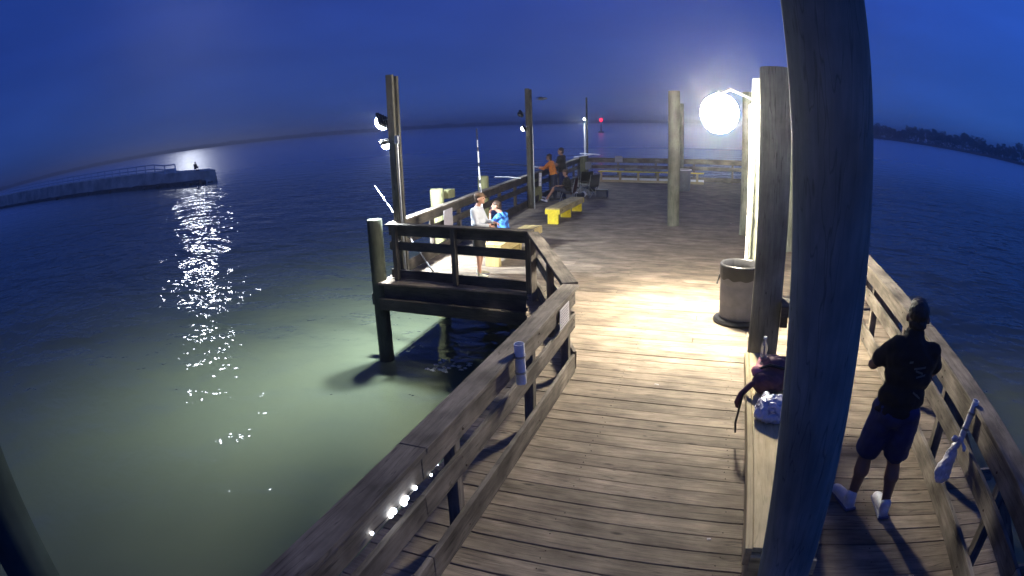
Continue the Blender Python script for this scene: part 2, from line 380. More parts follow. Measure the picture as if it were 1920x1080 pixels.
# ------------------------------------------------------------------ sea
WZ = -1.65
def water_mat():
    m_, nt, b = new_mat('murky_sea_water'); nt.nodes.remove(b)
    tcn = N(nt, 'ShaderNodeTexCoord')
    def nz_(sc, det, sy=1, rot=0, dist=.3):
        mpn = N(nt, 'ShaderNodeMapping'); mpn.inputs['Scale'].default_value = (sc, sc*sy, sc); mpn.inputs['Rotation'].default_value = (0, 0, rot)
        L(nt, tcn.outputs['Object'], mpn.inputs[0])
        n_ = N(nt, 'ShaderNodeTexNoise'); n_.inputs['Scale'].default_value = 1; n_.inputs['Detail'].default_value = det; n_.inputs['Distortion'].default_value = dist
        L(nt, mpn.outputs[0], n_.inputs['Vector']); return n_
    # far out the waves are too small to tell apart: less relief, more roughness
    ln_ = N(nt, 'ShaderNodeVectorMath', operation='LENGTH'); L(nt, tcn.outputs['Object'], ln_.inputs[0])
    def far_(a0, a1, v0, v1):
        q_ = N(nt, 'ShaderNodeMapRange'); q_.inputs['From Min'].default_value = a0; q_.inputs['From Max'].default_value = a1
        q_.inputs['To Min'].default_value = v0; q_.inputs['To Max'].default_value = v1; L(nt, ln_.outputs['Value'], q_.inputs['Value']); return q_.outputs[0]
    relief = far_(45, 110, 1.0, .22); rgh = far_(35, 110, .045, .30)
    prev = None
    for sc, det, sy, rot, dist in ((.30, 2, 1.5, .8, .25), (1.0, 2, 1.5, 1.0, .070), (2.9, 2, 1.4, .5, .024)):
        n_ = nz_(sc, det, sy, rot)
        bp_ = N(nt, 'ShaderNodeBump'); bp_.inputs['Strength'].default_value = 1; bp_.inputs['Distance'].default_value = dist
        L(nt, n_.outputs['Fac'], bp_.inputs['Height']); L(nt, relief, bp_.inputs['Strength'])
        if prev: L(nt, prev.outputs[0], bp_.inputs['Normal'])
        prev = bp_
    # the murk below: what the floodlights light up
    e_ = nz_(.16, 5); mr = N(nt, 'ShaderNodeMapRange'); mr.inputs['From Min'].default_value = .3; mr.inputs['From Max'].default_value = .7
    mr.inputs['To Min'].default_value = .85; mr.inputs['To Max'].default_value = 1.12; L(nt, e_.outputs['Fac'], mr.inputs['Value'])
    vm_ = N(nt, 'ShaderNodeVectorMath', operation='SCALE'); vm_.inputs[0].default_value = (.100, .120, .076); L(nt, mr.outputs[0], vm_.inputs['Scale'])
    df = N(nt, 'ShaderNodeBsdfDiffuse'); L(nt, vm_.outputs[0], df.inputs['Color'])
    gl = N(nt, 'ShaderNodeBsdfGlossy'); L(nt, rgh, gl.inputs['Roughness']); gl.inputs['Color'].default_value = (.95, .97, 1, 1)
    L(nt, prev.outputs[0], gl.inputs['Normal'])
    fr_ = N(nt, 'ShaderNodeFresnel'); fr_.inputs['IOR'].default_value = 1.33; L(nt, prev.outputs[0], fr_.inputs['Normal'])
    pw = N(nt, 'ShaderNodeMath', operation='POWER'); pw.inputs[1].default_value = 1.22; L(nt, fr_.outputs[0], pw.inputs[0])
    ms = N(nt, 'ShaderNodeMixShader'); L(nt, pw.outputs[0], ms.inputs[0]); L(nt, df.outputs[0], ms.inputs[1]); L(nt, gl.outputs[0], ms.inputs[2])
    L(nt, ms.outputs[0], nt.nodes['Material Output'].inputs['Surface'])
    return m_
M_water = water_mat()
bm = bmesh.new(); WR = 1500
rings = []
for r in (0.001, 8, 20, 60, 200, 600, WR):
    rings.append([bm.verts.new((r*math.cos(2*math.pi*i/48), r*math.sin(2*math.pi*i/48), 0)) for i in range(48)])
for a, b in zip(rings, rings[1:]):
    for i in range(48): bm.faces.new((a[i], b[i], b[(i+1) % 48], a[(i+1) % 48]))
put('sea_water', bm_me(bm), M_water, None, (0, 0, WZ), kind='structure')

# ------------------------------------------------------------------ far shores
M_far = plain('far_shore_trees', (.018, .022, .02), .95, var=.4, scale=.05)
def strip(name, az0, az1, rad, hfun, depth, mat, n=160):
    bm = bmesh.new(); pr = None
    for i in range(n+1):
        k = i/n; a = R(az0+(az1-az0)*k); r = rad(k) if callable(rad) else rad
        hh = hfun(k)
        c_, s_ = math.sin(a), math.cos(a)
        vs = [bm.verts.new((r*c_, r*s_, WZ-.3)), bm.verts.new(((r+2)*c_, (r+2)*s_, WZ+hh*.75)), bm.verts.new(((r+depth*.4)*c_, (r+depth*.4)*s_, WZ+hh)), bm.verts.new(((r+depth)*c_, (r+depth)*s_, WZ-.3))]
        if pr:
            for j in range(3): bm.faces.new((pr[j], vs[j], vs[j+1], pr[j+1]))
        pr = vs
    return put(name, bm_me(bm), mat, kind='structure')
strip('far_shore', -76, 4, lambda k: 1150+60*math.sin(k*9), lambda k: 6.6+2.2*noise.noise(V((k*60, 3, 0)))+1.2*noise.noise(V((k*240, 1, 0))), 60, M_far, 500)
M_sand = plain('dark_beach_sand', (.16, .14, .12), .9, var=.3, scale=.2)
def shore_r(k): return 470 - 190*k**.8
strip('right_shore', 5, 40, shore_r, lambda k: 1.4+.5*noise.noise(V((k*30, 5, 0))), 40, M_sand, 120)

def treeline():
    m_, nt, b = new_mat('dusk_tree_leaves')
    b.inputs['Base Color'].default_value = (.03, .042, .028, 1); b.inputs['Roughness'].default_value = .9
    me = bpy.data.meshes.new('trees'); vs = []; fs = []
    rng = random.Random(3)
    az = 5.0
    while az < 40:
        k = (az-5)/35; r = shore_r(k) + rng.uniform(14, 30)
        hgt = (7.2 + 2.4*rng.random() + 1.8*math.sin(az*1.1) + (1.5 if 20 < az < 24 else 0))
        cw = rng.uniform(3, 5.5); a = R(az)
        cx, cy = r*math.sin(a), r*math.cos(a)
        lobes = [(rng.uniform(-cw*.6, cw*.6), rng.uniform(-cw*.5, cw*.5), rng.uniform(.45, .95)*hgt, rng.uniform(.3, .55)*cw) for _ in range(6)]
        for _ in range(230):
            lx, ly, lz, lr = rng.choice(lobes)
            d = V((rng.gauss(0, 1), rng.gauss(0, 1), rng.gauss(0, 1))).normalized()*lr*rng.uniform(.7, 1.1)
            p = V((cx+lx+d.x, cy+ly+d.y, max(WZ+.8, WZ+lz+d.z*.8)))
            if rng.random() < .3: p.z = WZ+rng.uniform(.5, lz)
            s = rng.uniform(.35, .8)
            u = V((rng.gauss(0, 1), rng.gauss(0, 1), rng.gauss(0, 1))).normalized(); t = u.orthogonal().normalized()
            n0 = len(vs); vs += [p+u*s, p+t*s, p-u*s, p-t*s]; fs.append((n0, n0+1, n0+2, n0+3))
        az += cw/r*57.3*.62
    me.from_pydata([tuple(v) for v in vs], [], fs)
    o = put('treeline', me, m_); o['kind'] = 'stuff'
    tag(o, 'dark wooded shoreline low on the horizon at the right', 'trees')
treeline()

# ------------------------------------------------------------------ breakwater with railing
bw = thing('breakwater', 'long low concrete breakwater with white railing, far off at left', 'breakwater', (-56, 50, WZ))
def wall_top(x): return -.12 + .0118*(-55-x) + (.25 if x < -66 else 0)
bm = bmesh.new(); pr = None
xs = [-57.6-i*1.5 for i in range(90)]
for i, x in enumerate(xs):
    t = wall_top(x) - (.15 if i == 0 else 0); hw = 2.0 if i > 2 else (.9, 1.5, 1.85)[i]
    j = lambda: random.uniform(-.05, .05)
    yb = 51.5 + min(hw, 1.2)
    vs = [bm.verts.new((x+j(), 51.5-hw-.5+j(), WZ-.5)), bm.verts.new((x, 51.5-hw-.25+j(), WZ+.7)), bm.verts.new((x, 51.5-hw, t)), bm.verts.new((x, yb, t)), bm.verts.new((x, yb+.3, WZ-.5))]
    if pr:
        for q in range(4): bm.faces.new((pr[q], vs[q], vs[q+1], pr[q+1]))
    else: bm.faces.new(vs[::-1])
    pr = vs
for v in bm.verts: v.co -= V((-56, 50, WZ))
put('wall', bm_me(bm), M_concrete, bw, (-56, 50, WZ))
M_whiterail = plain('white_painted_rail', (.85, .85, .85), .5, var=.05)
for i in range(30):
    x = -62.3 - i*2.3; t = wall_top(x)
    board('railing_post', (x, 49.6, t+.0), (x, 49.6, t+1.08), .13, .12, M_whiterail, bw, up=(0, 1, 0))
for hz in (1.06, .52):
    for i in range(29):
        x0, x1 = -62.3-i*2.3, -62.3-(i+1)*2.3
        board('railing_bar', (x0, 49.54, wall_top(x0)+hz), (x1, 49.54, wall_top(x1)+hz), .16, .16, M_whiterail, bw)
bm = bmesh.new(); pr = None
for i, x in enumerate(xs):
    hw = 2.0*(1 if i > 2 else (.6, .85, .95)[i]); jj = lambda: .12*noise.noise(V((x*.5, 3, 1)))
    vs = [bm.verts.new((x+56, 51.5-hw-.95+jj()-50, -.4)), bm.verts.new((x+56, 51.5-hw-.7+jj()-50, .42+jj()*1.5)), bm.verts.new((x+56, 51.5-hw-.1-50, .50+jj()))]
    if pr:
        for q in range(2): bm.faces.new((pr[q], vs[q], vs[q+1], pr[q+1]))
    pr = vs
put('weedy_footing', bm_me(bm), M_rock, bw, (-56, 50, WZ))
rk = random.Random(5)
bmr = bmesh.new()
for i in range(34):
    x = -57.0 - rk.random()**2.2*60; y = 48.75 + rk.uniform(-.4, .4) if x < -58.5 else 50.3+rk.uniform(-1.0, 1.0)
    r = bmesh.ops.create_icosphere(bmr, subdivisions=2, radius=rk.uniform(.2, .42))
    c0 = V((x, y, WZ+rk.uniform(-.15, .2)))
    for v in r['verts']:
        v.co = v.co*(1+.45*noise.noise(v.co*2.2+c0)); v.co.z *= .7; v.co += c0
for v in bmr.verts: v.co -= V((-56, 50, WZ))
put('rocks', bm_me(bmr, smooth=False), M_rock, bw, (-56, 50, WZ), kind='stuff')

# ------------------------------------------------------------------ deck
# outline: walkway x -2.2..2.75, widening over the diagonal to the platform x -6.1..2.75 up to y 28.7
PITCH = .188
def x_left(y):
    if y < 6.35: return -2.22
    if y < 9.3: return -2.22 + (y-6.35)/(9.3-6.35)*(-3.15+2.22)
    return -6.12 - .05*(y-9.6)
deck = bpy.data.objects.new('deck', None); C.objects.link(deck); WL['deck'] = V((0, 0, 0)); deck['kind'] = 'structure'
prg = random.Random(11)
def plank(x0, x1, y, cutl=None):
    gap = prg.uniform(.002, .008); dz = prg.uniform(-.003, .003); t = .04
    wv = PITCH-gap
    bm = bmesh.new()
    ln = x1-x0
    add_box(bm, (ln, wv, t), bev=.004)
    sl = (prg.uniform(-.006, .006), prg.uniform(-.002, .002))
    for v in bm.verts:
        v.co.z += sl[1]*v.co.y/wv*2
        if cutl and v.co.x < 0: v.co.x += cutl*(v.co.y)
    put('plank', bm_me(bm), M_deck, deck, ((x0+x1)/2, y, -t/2+dz), Matrix.Rotation(prg.uniform(-.0012, .0012), 3, 'Z'))
rows = int((12.2+1.3)/PITCH)
y = -1.3
for i in range(rows):
    yc = y + PITCH*(i+.5)
    xl = x_left(yc)
    j = .44 + prg.choice((-.02, 0, .02))
    xr = 2.75 + prg.uniform(-.03, .05)
    cut = 0
    if 6.35 < yc < 9.3: cut = -(3.15-2.22)/(9.3-6.35)
    xl += prg.uniform(-.03, .02)
    if yc > 9.3:
        j1 = -2.9 + prg.choice((0, 1.2))
        if i % 7 == 3: j1 -= .6
        plank(xl, j1, yc); plank(j1+.005, j, yc); plank(j+.005, xr, yc)
    else:
        if prg.random() < .12:
            jj = prg.choice((-.55, -.3)); plank(xl, jj, yc, cut); plank(jj+.005, j, yc)
        else: plank(xl, j, yc, cut)
        plank(j+.005, xr, yc)
y0 = y + rows*PITCH
bm = bmesh.new(); k = 0
while y0 + PITCH*(k+1) < 28.75:
    yc = y0+PITCH*(k+.5); xl = x_left(yc)
    cuts = [xl] + sorted(prg.sample([-4.8, -3.6, -2.4, -1.2, .0, 1.2], 2)) + [2.75]
    for a, b in zip(cuts, cuts[1:]):
        dz = prg.uniform(-.003, .003)
        add_box(bm, (b-a-.004, PITCH-prg.uniform(.005, .012), .04), Matrix.Translation(((a+b)/2, yc, -.02+dz)))
    k += 1
YEND = y0+PITCH*k
o = put('far_planks', bm_me(bm), M_deck, deck, kind='stuff')

bm = bmesh.new()
for i in range(rows):
    yc = y + PITCH*(i+.5)
    if yc > 9.2: break
    for x in (-2.0, -1.0, .2, .62, 1.4, 2.6):
        if x < x_left(yc)+.05: continue
        for dy in (-.05, .05):
            if prg.random() < .3: continue
            add_box(bm, (.008, .008, .003), Matrix.Translation((x+prg.uniform(-.03, .03), yc+dy+prg.uniform(-.014, .014), .0035)) @ Matrix.Rotation(.8, 4, 'Z'))
put('nail_heads', bm_me(bm), plain('rusty_iron', (.03, .016, .01), .7), deck, kind='stuff')
# stringers and rim joists under the deck
for x in (-2.0, -1.0, 0.2, 1.4, 2.6):
    board('joist', (x, -1.3, -.19), (x, 9.3, -.19), .07, .28, M_dark, deck)
for x in (-5.6, -4.5, -3.4, -2.2, -1.0, 0.2, 1.4, 2.6):
    board('joist', (x, 9.35, -.19), (x, YEND-.05, -.19), .07, .28, M_dark, deck)
board('rim_joist', (-6.05, 9.38, -.2), (-3.1, 9.27, -.2), .05, .30, M_dark, deck, up=(0, 0, 1))
board('rim_joist', (-6.13, 9.4, -.2), (-6.95, YEND-.05, -.2), .05, .30, M_dark, deck)
board('pile_cap', (-6.10, 9.28, -.42), (-2.9, 9.12, -.42), .09, .22, M_dark, deck)
board('pile_cap', (-6.5, 9.66, -.45), (2.9, 9.66, -.45), .14, .24, M_dark, deck)
for yy in (3.0, 6.2, 12.7, 15.9, 19.1, 22.3, 25.5, 28.5):
    xa = -2.25 if yy < 9 else -6.4
    board('pile_cap', (xa, yy, -.45), (2.9, yy, -.45), .14, .24, M_dark, deck)
board('rim_joist', (-2.2, 6.35, -.2), (-3.12, 9.24, -.2), .05, .30, M_dark, deck)
board('rim_joist', (-2.17, -1.3, -.2), (-2.17, 6.3, -.2), .05, .30, M_dark, deck)
board('rim_joist', (2.7, -1.3, -.2), (2.7, YEND-.05, -.2), .05, .30, M_dark, deck)

# ------------------------------------------------------------------ fences
M_rust = plain('rusty_bolt_iron', (.05, .028, .018), .7)
def fence(label, p0, p1, inward, post_ys, n_len=3.0, mat=M_rail, mat_front=None, curb_off=.0, cap_in=.0, posts_up=.0, curb_h=.22, braces=False, name='pier_fence', curb=True, group=None, post_mat=None, post_bottom=-.35):
    p0, p1, n_ = V((*p0, 0)), V((*p1, 0)), V((*inward, 0)).normalized()
    f = thing(name, label, 'railing', p0, group)
    d = p1-p0; ln = d.length; u = d.normalized()
    seg = max(1, round(ln/n_len)); pm = post_mat or mat
    for i in range(seg):
        a = p0+u*(ln*i/seg+.002); b = p0+u*(ln*(i+1)/seg-.002)
        jz = lambda: random.uniform(-.004, .004)
        board('cap_board', a+V((0, 0, 1.052+jz()))+n_*(.03+cap_in), b+V((0, 0, 1.052+jz()))+n_*(.03+cap_in), .185, .038, mat, f, jit=.002)
        board('face_board', a+V((0, 0, .935))+n_*.062, b+V((0, 0, .935+jz()))+n_*.062, .038, .188, mat_front or mat, f, jit=.002)
        board('middle_board', a+V((0, 0, .645+jz()))+n_*.062, b+V((0, 0, .645+jz()))+n_*.062, .038, .165, mat_front or mat, f, jit=.002)
        if curb: board('curb_board', a+V((0, 0, .02+curb_h/2))+n_*(.062+curb_off), b+V((0, 0, .02+curb_h/2))+n_*(.062+curb_off), .042, curb_h, mat_front or mat, f, jit=.002)
    bb_ = bmesh.new()
    for s in post_ys:
        q = p0+u*s
        board('post', q+V((0, 0, post_bottom))-n_*.008, q+V((0, 0, 1.03+posts_up))-n_*.008, .09, .09, pm, f, up=tuple(n_))
        for zz in (.90, .97, .61, .69, .10):
            c_ = q+V((random.uniform(-.012, .012), 0, zz))+n_*.083 - p0 + u*random.uniform(-.02, .02)
            rr_ = n_.to_track_quat('Z', 'Y').to_matrix().to_4x4()
            bmesh.ops.create_cone(bb_, cap_ends=True, segments=6, radius1=.011, radius2=.008, depth=.008, matrix=Matrix.Translation(c_) @ rr_)
        if braces:
            board('brace', q+V((0, 0, .72))-n_*.06+u*.06, q+V((0, 0, -.03))-n_*.62+u*.06, .09, .04, mat, f, up=tuple(u))
            board('outrigger', q-n_*.05+V((0, 0, -.13))+u*.06, q-n_*.95+V((0, 0, -.13))+u*.06, .04, .14, mat, f)
    put('bolt_heads', bm_me(bb_), M_rust, f, p0, kind='stuff')
    return f
fence('weathered railing on the left of the walkway, running toward the camera', (-1.64, -1.0), (-1.64, 6.22), (1, 0), [.7, 2.5, 4.17, 5.85, 7.12], n_len=3.6)
fence('short slanting railing joining the walkway to the left platform', (-1.66, 6.26), (-3.02, 9.12), (.9, .43), [1.2, 2.9], curb_off=.02)
fence('dark railing across the near side of the left platform', (-3.04, 9.22), (-6.0, 9.55), (.11, .99), [.06, 1.5, 2.8], post_mat=M_dark, mat=M_dark, curb_h=.17, post_bottom=-.32)  # darker wood imitates the shade on this side of the railing
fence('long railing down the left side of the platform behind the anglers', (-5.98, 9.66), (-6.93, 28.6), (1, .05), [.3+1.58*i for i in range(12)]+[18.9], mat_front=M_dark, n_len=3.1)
fence('railing across the far end of the pier', (-6.9, 28.62), (2.3, 28.62), (0, -1), [.1+1.8*i for i in range(6)], n_len=3.1)
fence('weathered railing on the right of the walkway beside the man', (2.16, -1.0), (2.16, 28.5), (-1, 0), [.9+1.6*i for i in range(18)], braces=True, n_len=3.3)

# ------------------------------------------------------------------ piles
def pile(label, x, y, top, r0=.165, r1=.165, bottom=WZ-.6, lean=(0, 0), mat=M_pile, group='round timber piles', name='timber_pile', cat='pile'):
    me = pile_mesh(r0, r1, top-bottom, lean=lean)
    o = put(name, me, mat, None, (x, y, bottom)); return tag(o, label, cat, group)
LEAN = (-.291, -.407)
pile('huge dark pile close to the camera, right of the bench', .656, 2.727, 4.3, .1055, .19, lean=LEAN, mat=M_pilebig)
pile('dark pile at the far end of the centre bench, behind the backpack', .535, 6.42, 3.42, .163, .16)
pile('floodlit pile right behind the trash can, carrying the big lamp', .585, 9.32, 3.5, .165, .16)
pile('slim pile on the open deck beyond the lamp glare', .60, 15.6, 3.6, .16, .15)
pile('lone pile standing in the middle of the open deck', -1.34, 16.45, 3.64, .17, .16, mat=M_pilemid)
pile('tall pile hidden partly behind the lamp pile, at the right', 1.50, 13.9, 3.85, .17, .16)
pile('far pile at the back of the deck behind the grey bin', -1.93, 27.0, 3.6, .16, .15)
pile('stout pile standing in the water at the corner of the left platform', -6.2, 9.45, 1.17, .15, .145, mat=M_piledark)
pile('green tinged pile stub behind the notice on the left railing', -6.30, 12.3, 1.40, .16, .155, mat=M_pilegreen)
pile('green tinged pile stub behind the boy, outside the railing', -6.42, 15.35, 1.40, .16, .155, mat=M_pilegreen)
pile('green tinged pile stub outside the railing beside the woman in orange', -6.52, 20.6, 1.05, .16, .155, mat=M_pilegreen)
pile('pile stub topped with white at the far left corner of the pier', -6.6, 28.1, 1.16, .17, .165, mat=M_pilegreen)
pile('dark pile at the lower left edge of the picture', -2.56, .45, 3.4, .165, .165, mat=M_pileshade)
for x, y, lab in ((-2.0, 3.0, 'under the left edge of the walkway near the camera'), (-3.0, 9.66, 'in the dark water under the right end of the platform'), (-.3, 9.66, 'under the middle of the deck below the lamp'), (2.4, 6.2, 'under the right edge of the walkway beyond the man'), (2.4, 3.0, 'under the right edge of the walkway behind the man'), (-2.0, 6.2, 'under the corner where the left railing turns')):
    pile('support pile '+lab, x, y, -.57, .15, .15, group='piles under the deck')
# platform underside cleat block beside the green pile
o = board('timber_block', (-6.28, 12.62, 1.22), (-6.28, 13.0, 1.22), .2, .2, M_pilegreen)
tag(o, 'short pale timber block fixed behind the railing by the notice pile', 'timber block')

# near end light poles (doubled planks), conduits and flood lights
def square_pole(label, x, y, top, lean=(0, 0), wdt=.14):
    t = thing('light_pole', label, 'pole', (x, y, 0), 'light poles on the left railing')
    board('pole_plank', (x, y, -.3), (x+lean[0], y+lean[1], top), wdt, .07, M_pile_x, t, up=(0, 1, 0))
    board('pole_plank', (x+wdt*.55, y+.08, -.3), (x+wdt*.55+lean[0], y+.08+lean[1], top-.03), .09, .07, M_pile_x, t, up=(0, 1, 0))
    return t
M_pile_x = wood('treated_pole_wood', (.07, .066, .055), (.16, .15, .12), blotch=.4, rnd=.1)
p1 = square_pole('tall pole with two lit floodlights at the corner of the left platform', -5.93, 9.86, 3.84)
tube('conduit', [(-5.80, 9.80, .0), (-5.80, 9.80, 2.55)], .022, M_steel, p1)
put('junction_box', (lambda bm: (add_box(bm, (.09, .07, .16), bev=.01), bm_me(bm))[1])(bmesh.new()), M_steel, p1, (-5.80, 9.80, 2.62))
p2 = square_pole('pole with an unlit fixture standing behind the boy, middle of the left railing', -6.22, 18.8, 3.93)
tube('conduit', [(-6.04, 18.72, .0), (-6.04, 18.72, 2.7)], .024, M_steel, p2)
p3 = thing('light_pole', 'thin far pole with a small white light at the far left corner', 'pole', (-6.42, 28.25, 0), 'light poles on the left railing')
tube('mast', [(-6.42, 28.25, 0), (-6.42, 28.25, 3.95)], [.05, .045], M_pile_x, p3)
tube('white_conduit', [(-6.52, 28.2, 1.2), (-6.52, 28.2, 2.75)], .04, M_white, p3)
put('junction_box', (lambda bm: (add_box(bm, (.28, .2, .35), bev=.01), bm_me(bm))[1])(bmesh.new()), M_steel, p3, (-6.35, 28.1, .72))

E_cool = emis('cool_led_glow', (.86, .93, 1.0), 260)
E_cool2 = emis('small_led_glow', (.86, .93, 1.0), 25)
def flood(label, pos, aim, mat, size=.16, arm=None, power=None, spot=150, group='flood lights on the light poles'):
    """flood light: dark finned housing with a bright lens in front"""
    pos = V(pos); aim = V(aim).normalized()
    t = thing('flood_light', label, 'flood light', pos, group)
    rot = frame(aim.orthogonal(), aim)
    bm = bmesh.new(); add_box(bm, (size*1.25, size*.95, .05), Matrix.Translation((0, 0, -.045)), bev=.012)
    for i in range(5): add_box(bm, (size, .008, .03), Matrix.Translation((0, (i-2)*size*.2, -.085)))
    put('housing', bm_me(bm), M_black, t, pos, rot)
    bm = bmesh.new(); bmesh.ops.create_uvsphere(bm, u_segments=16, v_segments=8, radius=size*.5)
    for v in bm.verts: v.co.z = max(v.co.z, -.1*size)*.85
    put('lens', bm_me(bm, smooth=True), mat, t, pos - aim*.01, rot)
    if arm: tube('bracket', [pos-aim*.07, V(arm)], .014, M_steel, t)
    if power:
        ld = bpy.data.lights.new('flood_beam', 'SPOT'); ld.energy = power; ld.color = (.84, .93, 1.0)
        ld.spot_size = R(spot); ld.spot_blend = .6; ld.shadow_soft_size = .07
        lo = bpy.data.objects.new('beam', ld); C.objects.link(lo); lo.parent = t
        lo.location = aim*.09; lo.rotation_euler = aim.to_track_quat('-Z', 'Y').to_euler()
    return t
FLOOD_A, FLOOD_B = 6000, 3000
flood('upper and brighter floodlight on the corner pole of the left platform', (-6.22, 9.98, 2.95), (-.72, .05, -.69), E_cool, .30, arm=(-5.98, 9.90, 3.02), power=FLOOD_A, spot=168)
flood('lower floodlight on the corner pole, just under the brighter one', (-6.12, 9.95, 2.53), (-.05, .18, -.93), E_cool, .22, arm=(-5.90, 9.90, 2.62), power=FLOOD_B, spot=165)
flood('small dark flood fixture high on the middle pole', (-6.50, 18.8, 3.10), (-.9, 0, -.4), M_black, .18, arm=(-6.2, 18.8, 3.15))
flood('glowing hook shaped light below the dark fixture on the middle pole', (-6.36, 18.66, 2.62), (-.8, -.2, -.5), E_cool2, .15, arm=(-6.2, 18.75, 2.72), power=350, spot=160)
flood('small white light on the far corner pole', (-6.50, 28.1, 2.92), (-.5, -.6, -.6), E_cool2, .13, arm=(-6.42, 28.2, 2.95), power=220, spot=160)

# the big lamp
LAMP = V((-.07, 8.8, 2.98))
E_lamp = emis('lamp_glow', (1.0, .92, .75), 620)
t = thing('deck_lamp', 'dazzling dome lamp on an arm over the trash can', 'lamp', LAMP)
lathe('globe', [(.01, -.31), (.11, -.29), (.20, -.22), (.26, -.11), (.275, .0), (.25, .10), (.18, .19), (.08, .24), (.01, .25)], E_lamp, t, LAMP, 24)
lathe('hood', [(.07, .235), (.075, .25), (.06, .28), (.04, .30), (.01, .31)], M_steel, t, LAMP, 24)
ld = bpy.data.lights.new('reflector_beam', 'SPOT'); ld.energy = 2200; ld.color = (1.0, .90, .68)
ld.spot_size = R(124); ld.spot_blend = 1.0; ld.shadow_soft_size = .16
lo = bpy.data.objects.new('reflector_beam', ld); C.objects.link(lo); lo.parent = t; lo.location = (0, 0, -.49)
lo.rotation_euler = V((.02, -.12, -1)).to_track_quat('-Z', 'Y').to_euler()
tube('arm', [LAMP+V((.0, 0, .24)), LAMP+V((.15, .12, .33)), V((.44, 9.22, 3.18))], .02, M_steel, t)
tube('white_conduit', [(.395, 9.15, .02), (.395, 9.15, 3.1)], .028, M_white, t)
for z in (.5, 1.5, 2.4):
    put('strap', (lambda bm: (add_box(bm, (.09, .03, .025)), bm_me(bm))[1])(bmesh.new()), M_steel, t, (.41, 9.14, z))

# ------------------------------------------------------------------ centre bench
b = thing('centre_bench', 'pale pine bench down the middle of the walkway between two piles', 'bench', (.55, 4.5, 0))
board('seat_plank', (.50, 2.95, .43), (.50, 6.18, .43), .245, .038, M_new, b)
board('seat_plank', (.712, 3.0, .43), (.712, 6.15, .43), .17, .038, M_new, b)
board('front_board', (.352, 2.93, .383), (.352, 6.18, .383), .045, .14, M_new, b, up=(0, 0, 1))
board('back_board', (.80, 3.05, .36), (.80, 6.14, .36), .036, .14, M_new, b)
board('end_board', (.37, 2.915, .35), (.80, 2.915, .35), .032, .12, M_new, b)
for yy in (2.98, 4.5, 6.05):
    board('leg', (.40, yy, .0), (.40, yy, .405), .09, .09, M_new, b, up=(0, 1, 0))
    board('leg', (.74, yy+.02, .0), (.74, yy+.02, .405), .09, .09, M_new, b, up=(0, 1, 0))
t = thing('side_shelf', 'dark wooden shelf fixed to the right of the bench end pile', 'shelf', (.9, 6.4, .95))
board('shelf_board', (.68, 6.30, .985), (1.15, 6.30, .985), .3, .035, M_dark, t)
board('shelf_front', (.67, 6.13, .94), (1.15, 6.13, .94), .035, .12, M_dark, t)
board('bracket', (.73, 6.34, .7), (.73, 6.34, .96), .04, .08, M_dark, t)

# trash can
tcx, tcy = .305, 8.6
t = thing('trash_can', 'big grey barrel trash can with a black liner, under the lamp', 'trash can', (tcx, tcy, 0))
lathe('barrel', [(.27, .02), (.275, .03), (.282, .25), (.278, .27), (.284, .29), (.290, .55), (.286, .57), (.292, .59), (.298, .82), (.285, .82), (.275, .3), (.02, .28)], M_grey, t, (tcx, tcy, 0), 48)
def liner():
    bm = bmesh.new(); seg = 72
    prof = [(.307, .66), (.308, .74), (.306, .82), (.306, .845), (.292, .862), (.272, .85), (.262, .74), (.25, .55), (.2, .42), (.05, .40)]
    rg = []
    for j, (r, z) in enumerate(prof):
        ring = []
        for i in range(seg):
            a = 2*math.pi*i/seg
            f = noise.noise(V((math.cos(a)*5, math.sin(a)*5, z*6)))
            rr = r + (.010*f if j < 5 else .018*f); zz = z + (.05*noise.noise(V((math.cos(a)*2.2, math.sin(a)*2.2, 4))) if j == 0 else .004*f)
            ring.append(bm.verts.new((max(rr, r if j < 3 else .01)*math.cos(a), max(rr, r if j < 3 else .01)*math.sin(a), zz)))
        rg.append(ring)
    for a, b_ in zip(rg, rg[1:]):
        for i in range(seg): bm.faces.new((a[i], a[(i+1) % seg], b_[(i+1) % seg], b_[i]))
    bm.faces.new(rg[-1][::-1])
    bmesh.ops.recalc_face_normals(bm, faces=bm.faces[:])
    return bm_me(bm, smooth=True)
put('liner', liner(), M_liner, t, (tcx, tcy, 0))
blob('liner_knot', [('cap', (tcx-.30, tcy-.06, .68), .018, (tcx-.325, tcy-.07, .60), .010), ('cap', (tcx-.325, tcy-.07, .60), .01, (tcx-.335, tcy-.09, .57), .016)], M_liner, t, .006, 2)
lathe('base_ring', [(.30, .0), (.345, .002), (.35, .03), (.33, .055), (.28, .06)], M_black, t, (tcx-.015, tcy-.03, .006), 40, wob=.01)

# ------------------------------------------------------------------ things on the bench
bp = thing('backpack', 'dark plum backpack with pink trim slumped at the far end of the bench', 'backpack', (.56, 5.3, .45))
blob('bag', [('ell', (.58, 5.33, .60), (.17, .16, .15)), ('ell', (.52, 5.18, .56), (.15, .12, .11)), ('ell', (.66, 5.42, .58), (.13, .15, .14)), ('ell', (.60, 5.55, .56), (.14, .15, .12))], M_purple, bp, .014, 5, .03, 9)
blob('pink_flap', [('ell', (.42, 5.24, .64), (.07, .06, .05)), ('cap', (.38, 5.20, .62), .022, (.45, 5.42, .68), .03)], M_pink, bp, .01, 3, .015, 14)
put('black_pouch', (lambda bm_: (add_box(bm_, (.30, .36, .20), bev=.03), bm_me(bm_))[1])(bmesh.new()), M_black, bp, (.66, 5.42, .555))
tube('strap', [(.44, 5.15, .60), (.36, 5.12, .55), (.28, 5.10, .46), (.25, 5.09, .38), (.26, 5.10, .33)], [.02, .028, .03, .028, .02], M_purple, bp, 8)
